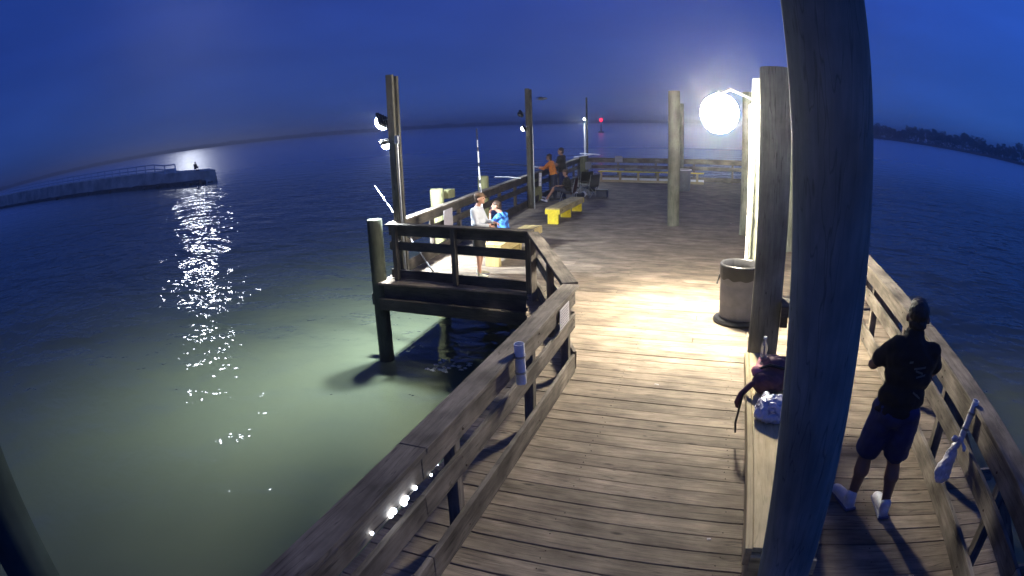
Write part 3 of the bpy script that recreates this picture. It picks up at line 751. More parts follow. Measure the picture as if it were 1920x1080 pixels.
tube('strap', [(.30, 5.08, .50), (.275, 5.05, .35), (.255, 5.03, .2), (.265, 5.03, .10)], [.008, .011, .011, .009], M_black, bp, 6)
tube('strap', [(.40, 5.22, .66), (.52, 5.2, .72), (.66, 5.22, .69), (.72, 5.3, .6)], [.012, .016, .016, .012], M_black, bp, 6)
bt = thing('water_bottle', 'clear plastic water bottle standing on the backpack', 'bottle', (.47, 5.42, .70))
M_clear = plain('clear_plastic', (.75, .8, .85), .12, var=.02, trans=.75)
lathe('bottle', [(.028, 0), (.033, .006), (.033, .12), (.030, .14), (.014, .175), (.013, .19)], M_clear, bt, (.47, 5.42, .70), 20)
lathe('cap', [(.016, .188), (.016, .208), (.002, .21)], M_white, bt, (.47, 5.42, .70), 14)
M_bag = plain('white_plastic_bag', (.66, .64, .70), .35, var=.1, scale=10, bump=.01)
pb = blob('plastic_bag', [('ell', (.53, 4.70, .54), (.13, .12, .10)), ('ell', (.47, 4.66, .52), (.09, .09, .08)), ('ell', (.60, 4.73, .55), (.08, .09, .09)),
    ('ell', (.55, 4.62, .50), (.09, .07, .06)), ('cap', (.50, 4.80, .56), .05, (.47, 4.90, .58), .015)], M_bag, None, .008, 1, .050, 15)
tag(pb, 'crumpled white plastic bag lying on the centre bench', 'plastic bag')

# ------------------------------------------------------------------ yellow benches
def ybench(label, x, y0_, y1_, wd, top_mat, side_mat, rot=0, end_mat=None):
    t = thing('yellow_bench', label, 'bench', (x, y0_, 0), 'yellow benches on the platform')
    ln = y1_-y0_; c_, s_ = math.cos(rot), math.sin(rot)
    def W(a, b_, z): return (x + a*c_ + b_*s_, y0_ - a*s_ + b_*c_, z)
    u = V((s_, c_, 0)); v = V((c_, -s_, 0))
    for i in (-1, 0, 1):
        board('seat_plank', W(i*wd/3, 0, .43), W(i*wd/3, ln, .43), wd/3-.006, .038, top_mat, t)
    for sgn in (-1, 1):
        board('side_board', W(sgn*(wd/2-.02), .03, .345), W(sgn*(wd/2-.02), ln-.03, .345), .036, .13, side_mat, t)
    for e0 in (.0, ln):
        board('end_board', W(-wd/2, e0, .345), W(wd/2, e0, .345), .036, .135, end_mat or side_mat, t)
    for e0 in (.06, ln*.5, ln-.06):
        board('leg', W(0, e0, 0), W(0, e0, .275), wd*.72, .1, end_mat or side_mat, t, up=tuple(u))
    return t
M_ywood = wood('worn_yellow_wood', (.42, .32, .13), (.62, .50, .24), blotch=.35, rnd=.1, crack=.3)
ybench('near yellow bench the kid in blue sits on, left platform', -4.42, 10.85, 13.2, .42, M_ywood, M_ywood, .05)
ybench('bright yellow ended bench farther down the left platform', -4.62, 15.9, 18.5, .42, M_ywood, M_ywood, .03, end_mat=M_yellow)
t = thing('far_bench', 'long bench with yellow edge against the far railing', 'bench', (-4.1, 27.9, 0))
for i, yy in enumerate((27.55, 27.72, 27.89)):
    board('seat_plank', (-5.75, yy, .50), (-.9, yy, .50), .16, .04, M_yellow if i == 0 else M_ywood, t)
board('low_rail', (-5.7, 27.6, .06), (-.9, 27.6, .06), .09, .10, M_new, t)
for xx in (-5.65, -4.75, -3.9, -3.0, -2.1, -1.2):
    board('leg', (xx, 27.7, 0), (xx, 27.7, .48), .10, .10, M_new, t, up=(0, 1, 0))
board('back_board', (-5.7, 28.05, .11), (-.9, 28.05, .11), .03, .12, M_white, t)
fn = random.Random(8)
blob('heap', [('ell', (-4.4+.17*_k, 27.7+fn.uniform(-.1, .1), .58), (fn.uniform(.14, .2), .12, fn.uniform(.05, .1))) for _k in range(9)], M_grey, t, .03, 2, .05, 8)
for o in C.objects:
    if o.name.startswith('heap'): o.name = 'crumpled_net'; o.parent = None; o.location = WL.get('heap', V((-4.1, 27.9, 0))); tag(o, 'grey crumpled net lying on the far bench', 'net')

# grey bin beside the far pile
t = thing('grey_bin', 'pale bin standing far back beside a slim pile', 'bin', (-1.62, 24.9, 0))
lathe('bin_body', [(.24, 0), (.26, .05), (.28, .8), (.3, .82), (.3, .86), (.26, .87), (.24, .5), (.02, .45)], M_grey, t, (-1.62, 24.9, 0), 28)
lathe('bin_rim', [(.30, .84), (.315, .85), (.315, .88), (.29, .885)], M_white, t, (-1.62, 24.9, 0), 28, caps=False)

# ------------------------------------------------------------------ notices
def notice(name, label, c, right, up, wd, hg, nlines, parent_mat=M_paper, seed=1, cat='notice'):
    c, right, up = V(c), V(right).normalized(), V(up).normalized(); nrm = right.cross(up)
    t = thing(name, label, cat, c)
    bm = bmesh.new(); add_box(bm, (wd, hg, .006), bev=.001)
    rot = Matrix((right, up, nrm)).transposed()
    put('sheet', bm_me(bm), parent_mat, t, c, rot)
    rg = random.Random(seed); bm = bmesh.new()
    for i in range(nlines):
        yy = hg*.38 - i*hg*.76/max(1, nlines-1); xx = -wd*.42
        while xx < wd*.36:
            l_ = rg.uniform(.02, .09)*wd*2
            l_ = min(l_, wd*.42-xx)
            add_box(bm, (l_, hg*.3/nlines, .001), Matrix.Translation((xx+l_/2, yy, .0040)))
            xx += l_ + wd*.04
    put('text_lines', bm_me(bm), M_ink, t, c, rot, kind='stuff')
    return t
M_ink = plain('grey_ink', (.16, .15, .17), .8)
notice('paper_notice', 'white paper notice stapled at the corner of the left railing', (-1.535, 5.66, .885), (0, 1, 0), (0, 0, 1), .36, .215, 7, seed=3)
notice('railing_sign', 'small printed sign on the left platform railing above the seated kid', (-5.925, 12.05, .76), (.05, -1, 0), (0, 0, 1), .5, .42, 5, seed=5)
notice('far_sign', 'small white sign on the far end railing', (-4.95, 28.5, 1.02), (1, 0, 0), (0, 0, 1), .36, .30, 4, seed=6)

# ------------------------------------------------------------------ rod holders
def rod_holder(label, p0, p1, r=.03):
    p0, p1 = V(p0), V(p1)
    t = thing('rod_holder', label, 'rod holder', p0, 'white pipe rod holders on the railings')
    d = p1-p0; q = d.to_track_quat('Z', 'Y').to_matrix()
    lathe('pipe', [(r, 0), (r, d.length), (r*.84, d.length), (r*.84, .02), (.002, .02)], M_white, t, p0, 20, rot=q)
    for k in (.3, .7):
        lathe('clamp', [(r*1.12, -.008), (r*1.2, -.008), (r*1.2, .008), (r*1.12, .008)], M_steel, t, p0+d*k, 16, rot=q)
    return t
rod_holder('white pipe rod holder strapped to the left walkway railing', (-1.49, 4.17, .80), (-1.49, 4.14, 1.15), .042)
o = rod_holder('white pipe rod holder with a bag tied to it on the right railing', (2.01, 3.82, .78), (2.05, 3.80, 1.10), .03)
hb = blob('hanging_bag', [('cap', (1.98, 3.80, .78), .025, (1.95, 3.80, .66), .045), ('cap', (1.95, 3.80, .66), .05, (1.92, 3.80, .50), .078),
    ('cap', (1.98, 3.80, .80), .012, (1.90, 3.74, .82), .022), ('cap', (1.99, 3.80, .79), .012, (2.03, 3.74, .74), .012)], M_bag, None, .008, 1, .034, 17)
tag(hb, 'long limp white plastic bag tied to the right rod holder', 'plastic bag')
rod_holder('white pipe hanging on the railing beside the woman in orange', (-6.27, 20.1, .60), (-6.25, 20.1, 1.06), .05)

# glowing beads and cord added as glints along the left railing
E_glint = emis('led_bead_glow', (.8, .88, 1.0), 14)
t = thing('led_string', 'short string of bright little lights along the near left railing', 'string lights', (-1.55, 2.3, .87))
glints = [(2.01, .89, .010), (2.20, .872, .014), (2.232, .88, .019), (2.345, .862, .020), (2.375, .872, .016), (2.48, .875, .014), (2.68, .84, .008)]
for yy, zz, rr in glints:
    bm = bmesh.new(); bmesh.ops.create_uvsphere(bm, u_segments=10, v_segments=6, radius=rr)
    put('led', bm_me(bm, smooth=True), E_glint, t, (-1.545, yy, zz))
tube('cord', [(-1.552, yy-.01, zz+.004*math.sin(yy*40)) for yy, zz, rr in glints], .0022, M_black, t, 5)

# ------------------------------------------------------------------ people
M_sole = plain('grey_blue_rubber', (.10, .11, .20), .7)
def hand(prims, wrist, dirv, palm_n, s=1.0, curl=.5):
    """palm and five unequal bent fingers; palm_n points out of the palm"""
    w0 = V(wrist); d = V(dirv).normalized(); n_ = V(palm_n); n_ = (n_-d*n_.dot(d)).normalized(); sd_ = d.cross(n_)
    pc = w0+d*.05*s
    prims.append(('ell', pc, (.048*s, .042*s, .018*s), Matrix((d, sd_, n_)).transposed()))
    for k, (off, ln) in enumerate(((-.030, .062), (-.010, .072), (.010, .068), (.029, .052))):
        b0 = w0+d*.085*s+sd_*off*s
        d1 = (d*math.cos(curl)+n_*math.sin(curl)).normalized(); d2 = (d*math.cos(curl*2.2)+n_*math.sin(curl*2.2)).normalized()
        k1 = b0+d1*ln*.55*s; k2 = k1+d2*ln*.5*s
        prims.append(('cap', b0-d*.02*s, .0095*s, k1, .0085*s)); prims.append(('cap', k1, .0085*s, k2, .007*s))
    tb = w0+d*.025*s-sd_*.035*s
    td = (d*.6-sd_*.7+n_*.35).normalized(); k1 = tb+td*.035*s; k2 = k1+(td+n_*.5+d*.4).normalized()*.03*s
    prims.append(('cap', tb, .012*s, k1, .010*s)); prims.append(('cap', k1, .010*s, k2, .008*s))
def head_prims(c, face, s=1.0, up=(0, 0, 1)):
    c = V(c); f = V(face).normalized(); up = V(up); f = (f-up*f.dot(up)).normalized(); sd_ = up.cross(f)
    M3 = Matrix((f, sd_, up)).transposed()
    P = lambda a, b_, z: c+f*a*s+sd_*b_*s+up*z*s
    pr = [('ell', P(-.008, 0, .02), (.098*s, .076*s, .100*s), M3), ('ell', P(.022, 0, -.045), (.066*s, .056*s, .065*s), M3),
          ('cap', P(.088, 0, .012), .009*s, P(.108, 0, -.018), .013*s), ('ell', P(.078, 0, -.055), (.016*s, .024*s, .010*s), M3), ('ell', P(.074, 0, -.090), (.020*s, .024*s, .018*s), M3)]
    for k in (-1, 1):
        pr.append(('ell', P(-.010, k*.084, -.012), (.020*s, .012*s, .032*s), M3))
        pr.append(('ell', P(.078, k*.03, .022), (.014*s, .020*s, .008*s), M3))
    return pr, P, M3
def eyes(root, P, s, M3):
    for k in (-1, 1):
        bm = bmesh.new(); bmesh.ops.create_uvsphere(bm, u_segments=8, v_segments=6, radius=.011*s)
        put('eye', bm_me(bm, smooth=True), M_hair, root, P(.079, k*.031, .004))
def shoe(root, heel, d, mat, s=1.0, sole=M_white):
    h_, d = V(heel), V(d).normalized(); sd_ = V((0, 0, 1)).cross(d)
    M3 = Matrix((d, sd_, V((0, 0, 1)))).transposed()
    o = blob('shoe', [('ell', h_+d*.03*s+V((0, 0, .055*s)), (.05*s, .038*s, .052*s), M3), ('ell', h_+d*.13*s+V((0, 0, .042*s)), (.11*s, .042*s, .038*s), M3),
        ('ell', h_+d*.2*s+V((0, 0, .035*s)), (.06*s, .046*s, .030*s), M3), ('cap', h_+d*.035*s+V((0, 0, .06*s)), .040*s, h_+d*.03*s+V((0, 0, .10*s)), .040*s),
        ('box', h_+d*.12*s+V((0, 0, .014*s)), (.25*s, .074*s, .022*s), M3)], mat, root, .010, 3)
    add_ = bmesh.new(); add_box(add_, (.27*s, .085*s, .022*s), bev=.008)
    put('shoe_sole', bm_me(add_), sole if sole is not M_white else M_sole, root, h_+d*.12*s+V((0, 0, .012*s)), M3)
    return o

def man_front():
    """man in black T-shirt and blue shorts, back to the camera, arms bent in front of him"""
    r = thing('person', 'man seen from behind in black T-shirt, blue shorts and white shoes, by the right railing', 'person', (1.40, 4.0, 0))
    hd = V((1.505, 4.14, 1.585)); face = V((.25, 1, -.25))
    pr, P, M3 = head_prims(hd, face, 1.05)
    sh_l, sh_r = V((1.325, 4.06, 1.385)), V((1.655, 4.02, 1.375))
    el_l, el_r = V((1.215, 4.20, 1.19)), V((1.735, 4.18, 1.16))
    wr_l, wr_r = V((1.36, 4.42, 1.16)), V((1.66, 4.42, 1.12))
    hip_l, hip_r = V((1.335, 4.03, .90)), V((1.515, 3.98, .89))
    kn_l, kn_r = V((1.285, 4.10, .50)), V((1.525, 4.04, .49))
    an_l, an_r = V((1.255, 4.10, .09)), V((1.545, 3.98, .09))
    body = list(pr) + [('cap', (1.49, 4.12, 1.52), .064, (1.48, 4.08, 1.41), .062),
        ('ell', (1.48, 4.05, 1.28), (.18, .11, .15)), ('ell', (1.455, 4.03, 1.13), (.155, .105, .18)), ('ell', (1.43, 4.01, .95), (.165, .115, .13)),
        ('cap', sh_l, .055, el_l, .043), ('cap', el_l, .042, wr_l, .028), ('cap', sh_r, .055, el_r, .043), ('cap', el_r, .042, wr_r, .028),
        ('cap', hip_l, .095, kn_l, .066), ('cap', hip_r, .095, kn_r, .066),
        ('cap', kn_l, .055, kn_l.lerp(an_l, .35)+V((0, -.02, 0)), .068), ('cap', kn_l.lerp(an_l, .35)+V((0, -.02, 0)), .058, an_l, .036),
        ('cap', kn_r, .055, kn_r.lerp(an_r, .35)+V((0, -.02, 0)), .068), ('cap', kn_r.lerp(an_r, .35)+V((0, -.02, 0)), .058, an_r, .036),
        ('cap', an_l, .036, an_l+V((-.03, .09, -.04)), .03), ('cap', an_r, .036, an_r+V((.0, .09, -.04)), .03)]
    hand(body, wr_l, wr_l-el_l, (.2, 0, -1), 1.0, .6); hand(body, wr_r, wr_r-el_r, (-.2, 0, -1), 1.0, .6)
    blob('body', body, M_skin2, r, .009, 4)
    eyes(r, P, 1, M3)
    # shirt with folds, wider than the body, hem at the hips
    sl = lambda a, b_, k: a.lerp(b_, k)
    shirt = [('ell', (1.485, 4.045, 1.30), (.225, .145, .155)), ('ell', (1.475, 4.04, 1.20), (.205, .145, .18)), ('ell', (1.45, 4.02, 1.03), (.20, .145, .17)),
        ('ell', (1.43, 4.01, .93), (.205, .15, .09)), ('cap', (1.485, 4.095, 1.465), .082, (1.48, 4.06, 1.39), .13), ('cap', sh_l+V((.03, 0, .0)), .075, sh_r+V((-.03, 0, 0)), .075),
        ('cap', sh_l+V((.02, 0, 0)), .078, sl(sh_l, el_l, .60), .078), ('cap', sh_r-V((.02, 0, 0)), .078, sl(sh_r, el_r, .60), .078)]
    blob('t_shirt', shirt, M_blacktee, r, .012, 4, .026, 8)
    shorts = [('ell', (1.425, 4.01, .90), (.19, .14, .12)), ('cap', hip_l, .115, sl(hip_l, kn_l, .80), .112), ('cap', hip_r, .115, sl(hip_r, kn_r, .80), .112)]
    blob('shorts', shorts, M_blueshort, r, .012, 3, .026, 8)
    sd_ = V((0, 0, 1)).cross(face).normalized()
    blob('hair', [('ell', P(-.020, 0, .038), (.104, .086, .092), M3), ('ell', P(-.048, 0, -.035), (.066, .074, .062), M3), ('ell', P(.03, 0, .082), (.07, .07, .045), M3)], M_hair, r, .008, 2, .010, 34)
    shoe(r, an_l+V((.005, -.06, -.09)), (-.35, .95, 0), M_shoe, 1.25)
    shoe(r, an_r+V((.0, -.06, -.09)), (-.05, 1, 0), M_shoe, 1.25)
    # faded print on the back of the shirt
    bm = bmesh.new(); pg = random.Random(4)
    def back(x, z): # surface of the shirt at (x, z), a few mm proud
        return 4.04-.150*math.sqrt(max(.05, 1-((x-1.465)/.225)**2))-.012
    for (cx, cz, w_, a) in ((1.50, 1.30, .10, .1), (1.50, 1.27, .07, -.3), (1.52, 1.24, .08, .2), (1.51, 1.10, .07, -.6), (1.535, 1.085, .05, -.7), (1.42, 1.34, .03, .2)):
        n0 = 6; q = []
        for i in range(n0+1):
            u = (i/n0-.5)*w_; x = cx+u*math.cos(a); z = cz+u*math.sin(a)
            q.append((bm.verts.new((x-1.4, back(x, z)-4.0-.006, z+.008)), bm.verts.new((x-1.4, back(x, z)-4.0-.006, z-.008))))
        for a_, b_ in zip(q, q[1:]): bm.faces.new((a_[0], b_[0], b_[1], a_[1]))
    put('shirt_print', bm_me(bm), plain('faded_print', (.09, .10, .10), .9), r, (1.4, 4.0, 0), kind='stuff')
man_front()

def generic(label, root, J, s, mats, face, clothes, voxel=.016, hands=True, hand_dirs=None, hair=True, curl=.5, cap=None, skin=M_skin, long_sleeve=False, shoes=M_shoe, shoe_dirs=None, hairmat=M_hairb, trousers=False, shoe_fn=True, hair_long=False):
    r = thing('person', label, 'person', root)
    O = V(root); J = {k: O+V(v) for k, v in J.items()}
    pr, P, M3 = head_prims(J['head'], face, s)
    up = (J['neck']-J['pelvis']).normalized(); across = (J['sh_r']-J['sh_l']).normalized(); fw = across.cross(up)
    T3 = Matrix((across, fw, across.cross(fw)*1.0)).transposed()
    T3 = Matrix((across, up.cross(across), up)).transposed()
    body = list(pr)+[('cap', J['head']-V((0, 0, .06*s)), .05*s, J['neck'], .055*s), ('ell', J['chest'], (.165*s, .11*s, .16*s), T3),
        ('ell', J['pelvis'].lerp(J['chest'], .5), (.14*s, .1*s, .15*s), T3), ('ell', J['pelvis'], (.155*s, .11*s, .12*s), T3)]
    for q in 'lr':
        body += [('cap', J['sh_'+q], .05*s, J['el_'+q], .038*s), ('cap', J['el_'+q], .037*s, J['wr_'+q], .026*s),
                 ('cap', J['hip_'+q], .085*s, J['kn_'+q], .054*s), ('cap', J['kn_'+q], .052*s, J['an_'+q], .034*s)]
        hdv = (J['wr_'+q]-J['el_'+q]) if not hand_dirs else V(hand_dirs[q])
        hand(body, J['wr_'+q], hdv, (0, 0, -1) if abs(hdv.normalized().z) < .9 else fw, s, curl)
    blob('body', body, skin, r, voxel*.7, 3)
    eyes(r, P, s, M3)
    k = .95 if long_sleeve else .5
    sh = [('ell', J['chest'], (.19*s, .135*s, .17*s), T3), ('ell', J['pelvis'].lerp(J['chest'], .5), (.175*s, .13*s, .17*s), T3), ('ell', J['pelvis'].lerp(J['chest'], .12), (.18*s, .135*s, .10*s), T3), ('cap', J['neck']+V((0, 0, -.01)), .058*s, J['neck'].lerp(J['chest'], .3), .09*s)]
    for q in 'lr':
        sh.append(('cap', J['sh_'+q], .07*s, J['sh_'+q].lerp(J['el_'+q], .95 if long_sleeve else .7), .055*s))
        if long_sleeve: sh.append(('cap', J['el_'+q], .053*s, J['el_'+q].lerp(J['wr_'+q], .9), .036*s))
    blob('shirt', sh, mats[0], r, voxel, 4, .014, 8)
    lo = [('ell', J['pelvis'], (.175*s, .13*s, .12*s), T3)]
    for q in 'lr':
        lo.append(('cap', J['hip_'+q], .10*s, J['hip_'+q].lerp(J['kn_'+q], 1 if trousers else .8), (.07 if trousers else .088)*s))
        if trousers: lo.append(('cap', J['kn_'+q], .068*s, J['kn_'+q].lerp(J['an_'+q], .93), .055*s))
    blob('trousers' if trousers else 'shorts', lo, mats[1], r, voxel, 4, .012, 8)
    if hair:
        hp = [('ell', P(-.020, 0, .045), (.098*s, .083*s, .088*s), M3), ('ell', P(-.045, 0, -.02), (.064*s, .072*s, .07*s), M3)]
        if hair_long: hp.append(('cap', P(-.06, 0, -.02), .055*s, P(-.07, 0, -.15), .04*s))
        blob('hair', hp, hairmat, r, .012, 3, .012, 20)
    if cap:
        blob('cap', [('ell', P(-.008, 0, .066), (.104*s, .086*s, .062*s), M3), ('ell', P(.098, 0, .045), (.055*s, .048*s, .009*s), M3)], cap, r, .008, 3)
    for q in 'lr':
        d = V(shoe_dirs[q]) if shoe_dirs else fw
        shoe(r, J['an_'+q]-d.normalized()*.04*s+V((0, 0, -.085*s)), d, shoes, s)
    return r, J
M_sandal = plain('tan_sandal', (.35, .32, .22), .7)
# boy standing on the platform, facing right
J = dict(head=(.03, .0, 1.47), neck=(-.02, 0, 1.32), chest=(-.03, 0, 1.17), pelvis=(-.02, 0, .84), sh_l=(-.04, .15, 1.25), sh_r=(-.04, -.15, 1.25),
    el_l=(.05, .20, 1.02), wr_l=(.24, .14, 1.00), el_r=(.04, -.20, 1.02), wr_r=(.26, -.12, .98),
    hip_l=(-.02, .085, .80), hip_r=(-.02, -.085, .80), kn_l=(-.01, .10, .44), kn_r=(.0, -.10, .44), an_l=(-.09, .11, .085), an_r=(.02, -.12, .085))
generic('boy in a light grey long sleeved shirt and cap standing at the near rail', (-4.36, 10.15, 0), J, .93, (M_greyshirt, M_blacktee), (1, .25, -.15), None, .014, cap=M_cap, long_sleeve=True, shoes=M_sandal, shoe_dirs={'l': (1, .1, 0), 'r': (1, -.3, 0)})
# kid in blue seated on the near bench, hand at mouth, facing the water
def camo(name, a, b_, c_):
    m_, nt, bb = new_mat(name); tcn = N(nt, 'ShaderNodeTexCoord'); v1 = N(nt, 'ShaderNodeTexNoise'); v1.inputs['Scale'].default_value = 13; v1.inputs['Detail'].default_value = 3
    L(nt, tcn.outputs['Object'], v1.inputs['Vector']); rp = N(nt, 'ShaderNodeValToRGB'); rp.color_ramp.interpolation = 'CONSTANT'
    rp.color_ramp.elements[0].color = (*a, 1); rp.color_ramp.elements[1].position = .47; rp.color_ramp.elements[1].color = (*b_, 1)
    e_ = rp.color_ramp.elements.new(.57); e_.color = (*c_, 1)
    L(nt, v1.outputs['Fac'], rp.inputs[0]); L(nt, rp.outputs[0], bb.inputs['Base Color']); bb.inputs['Roughness'].default_value = .8; return m_
M_bluepat = camo('blue_patterned_cotton', (.015, .06, .30), (.04, .20, .62), (.12, .40, .80))
J = dict(head=(-.12, -.02, 1.06), neck=(-.03, 0, .92), chest=(.0, 0, .78), pelvis=(.05, 0, .52), sh_l=(-.02, -.15, .86), sh_r=(.02, .15, .86),
    el_l=(-.20, -.17, .70), wr_l=(-.24, -.08, .90), el_r=(-.16, .2, .68), wr_r=(-.30, .10, .66),
    hip_l=(.02, -.09, .50), hip_r=(.02, .09, .50), kn_l=(-.38, -.12, .48), kn_r=(-.38, .12, .48), an_l=(-.40, -.12, .085), an_r=(-.42, .13, .085))
generic('kid in a blue patterned shirt seated on the near bench, hand at mouth', (-4.62, 12.0, 0), J, .92, (M_bluepat, M_denim), (-1, -.25, -.1), None, .014, curl=.9, hand_dirs={'l': (.05, .25, .9), 'r': (-1, 0, 0)}, shoe_dirs={'l': (-1, 0, 0), 'r': (-1, 0, 0)})
# woman in orange leaning on the rail with a rod
J = dict(head=(-.06, -.02, 1.56), neck=(.0, 0, 1.43), chest=(.03, 0, 1.27), pelvis=(.10, 0, .92), sh_l=(.0, -.18, 1.36), sh_r=(.02, .18, 1.36),
    el_l=(-.20, -.22, 1.16), wr_l=(-.42, -.12, 1.18), el_r=(-.20, .2, 1.16), wr_r=(-.44, .05, 1.20),
    hip_l=(.10, -.09, .88), hip_r=(.10, .09, .88), kn_l=(.12, -.10, .48), kn_r=(.14, .10, .48), an_l=(.16, -.11, .085), an_r=(.10, .12, .085))
generic('woman in an orange top leaning on the left railing holding a rod', (-6.10, 20.9, 0), J, 1.0, (M_orange, M_denim), (-1, -.1, -.25), None, .018, long_sleeve=True, trousers=True, shoes=M_black, hair_long=True, shoe_dirs={'l': (-1, 0, 0), 'r': (-1, .1, 0)})
# man in black beside her
J = dict(head=(-.02, -.03, 1.76), neck=(.0, 0, 1.62), chest=(.0, 0, 1.42), pelvis=(.03, 0, 1.0), sh_l=(-.03, -.20, 1.54), sh_r=(.03, .20, 1.54),
    el_l=(-.12, -.28, 1.30), wr_l=(-.34, -.24, 1.42), el_r=(-.05, .27, 1.26), wr_r=(-.30, .22, 1.20),
    hip_l=(.02, -.10, .95), hip_r=(.04, .10, .95), kn_l=(.0, -.12, .50), kn_r=(.04, .12, .50), an_l=(.02, -.14, .085), an_r=(.06, .14, .085))
generic('man in a black T-shirt standing behind the woman in orange', (-5.76, 21.15, 0), J, 1.08, (M_blacktee, M_blueshort), (-1, -.3, -.2), None, .018, shoes=M_black, trousers=True, hairmat=M_hairb, shoe_dirs={'l': (-1, -.2, 0), 'r': (-1, .2, 0)})
# seated angler with legs stretched out
J = dict(head=(.02, -.02, 1.06), neck=(.05, 0, .90), chest=(.08, 0, .74), pelvis=(.10, 0, .42), sh_l=(.06, -.18, .83), sh_r=(.06, .18, .83),
    el_l=(-.06, -.22, .60), wr_l=(-.25, -.12, .60), el_r=(-.04, .22, .58), wr_r=(-.24, .12, .58),
    hip_l=(.04, -.09, .42), hip_r=(.04, .09, .42), kn_l=(-.38, -.10, .52), kn_r=(-.40, .12, .50), an_l=(-.66, -.14, .10), an_r=(-.70, .10, .16))
generic('person in dark clothes reclining in a maroon chair, legs stretched, white shoes', (-5.42, 20.3, 0), J, .95, (M_blacktee, M_denim), (-1, -.2, -.2), None, .018, cap=M_cap, shoe_dirs={'l': (-.9, -.1, .3), 'r': (-.9, .1, .3)})
# tiny figure on the breakwater
J = dict(head=(.10, .0, .98), neck=(.04, 0, .84), chest=(.0, 0, .68), pelvis=(.0, 0, .32), sh_l=(.02, -.2, .78), sh_r=(.02, .2, .78),
    el_l=(.12, -.24, .52), wr_l=(.34, -.12, .48), el_r=(.12, .24, .52), wr_r=(.34, .12, .48),
    hip_l=(.02, -.1, .30), hip_r=(.02, .1, .30), kn_l=(.42, -.13, .50), kn_r=(.42, .13, .50), an_l=(.38, -.13, .09), an_r=(.38, .13, .09))
generic('tiny dark figure sitting at the tip of the breakwater', (-59.3, 50.5, wall_top(-59.3)), J, 1.1, (M_blacktee, M_denim), (1, -.2, 0), None, .03, shoes=M_black, shoe_dirs={'l': (1, 0, 0), 'r': (1, 0, 0)})

# ------------------------------------------------------------------ camp chairs
def camp_chair(label, x, y, rot, mat, fold=0):
    t = thing('camp_chair', label, 'camp chair', (x, y, 0), 'folding camp chairs')
    c_, s_ = math.cos(rot), math.sin(rot)
    W = lambda a, b_, z: V((x+a*c_-b_*s_, y+a*s_+b_*c_, z))
    for a, b_ in ((-.25, -.25), (-.25, .25), (.25, -.25), (.25, .25)):
        tube('leg', [W(a, b_, .0), W(a*.85, -b_*.92, .42)], .011, M_steel, t, 6)
    for b_ in (-.27, .27):
        tube('upright', [W(.24, b_, .02), W(.24, b_, .42), W(.34, b_, .88)], .011, M_steel, t, 6)
        tube('armrest', [W(-.24, b_, .40), W(-.24, b_, .60), W(.26, b_, .62)], [.011, .014, .022], M_black, t, 6)
    for nm, q in (('seat', [(-.24, .42, 0), (-.05, .36, .0), (.12, .35, 0), (.25, .39, 0)]), ('backrest', [(.25, .40, 0), (.29, .60, 0), (.33, .88, 0)])):
        bm = bmesh.new(); rr = []
        for a, z, _ in q:
            rr.append([bm.verts.new(W(a, -.26+.52*i/6, z-.05*math.sin(math.pi*i/6)*(1 if nm == 'seat' else .3))-V((x, y, 0))) for i in range(7)])
        for p, q_ in zip(rr, rr[1:]):
            for i in range(6): bm.faces.new((p[i], p[i+1], q_[i+1], q_[i]))
        bmesh.ops.solidify(bm, geom=bm.faces[:], thickness=.012)
        put(nm, bm_me(bm, smooth=True), mat, t, (x, y, 0))
    return t
camp_chair('maroon camp chair under the reclining angler', -5.33, 20.3, 0, M_maroon)
camp_chair('empty dark camp chair behind the reclining angler', -4.95, 22.0, -.5, M_denim)
camp_chair('empty striped camp chair near the far corner of the platform', -5.45, 23.3, -.9, M_black)
t = thing('gear_heap', 'jumbled tackle bags and towels piled by the empty camp chairs', 'fishing gear', (-5.1, 21.7, 0))
gr = random.Random(12)
for k in range(7):
    blob(gr.choice(('towel', 'tackle_bag')), [('ell', (-5.15+gr.uniform(-.35, .35), 21.6+gr.uniform(-.4, .4), .12+.08*k*gr.random()), (gr.uniform(.08, .2), gr.uniform(.08, .16), gr.uniform(.04, .10)))], gr.choice((M_white, M_grey, M_black, M_denim, M_black)), t, .02, 2, .05, 9)
t = thing('cooler', 'small dark cooler on the deck right of the camp chairs', 'cooler', (-4.45, 22.0, 0))
put('cooler_body', (lambda bm: (add_box(bm, (.42, .28, .24), bev=.02), bm_me(bm))[1])(bmesh.new()), M_denim, t, (-4.45, 22.0, .125))
put('lid', (lambda bm: (add_box(bm, (.44, .30, .05), bev=.015), bm_me(bm))[1])(bmesh.new()), M_black, t, (-4.45, 22.0, .272))
# crossed pale boards on the far corner post
t = thing('crossed_boards', 'pair of brightly lit white boards crossed on top of the far corner pile', 'boards', (-6.55, 28.0, 1.2))
board('slat', (-7.0, 27.9, 1.13), (-6.0, 28.1, 1.27), .14, .04, M_white, t)
board('slat', (-6.75, 28.15, 1.30), (-5.75, 27.95, 1.25), .13, .04, M_white, t)

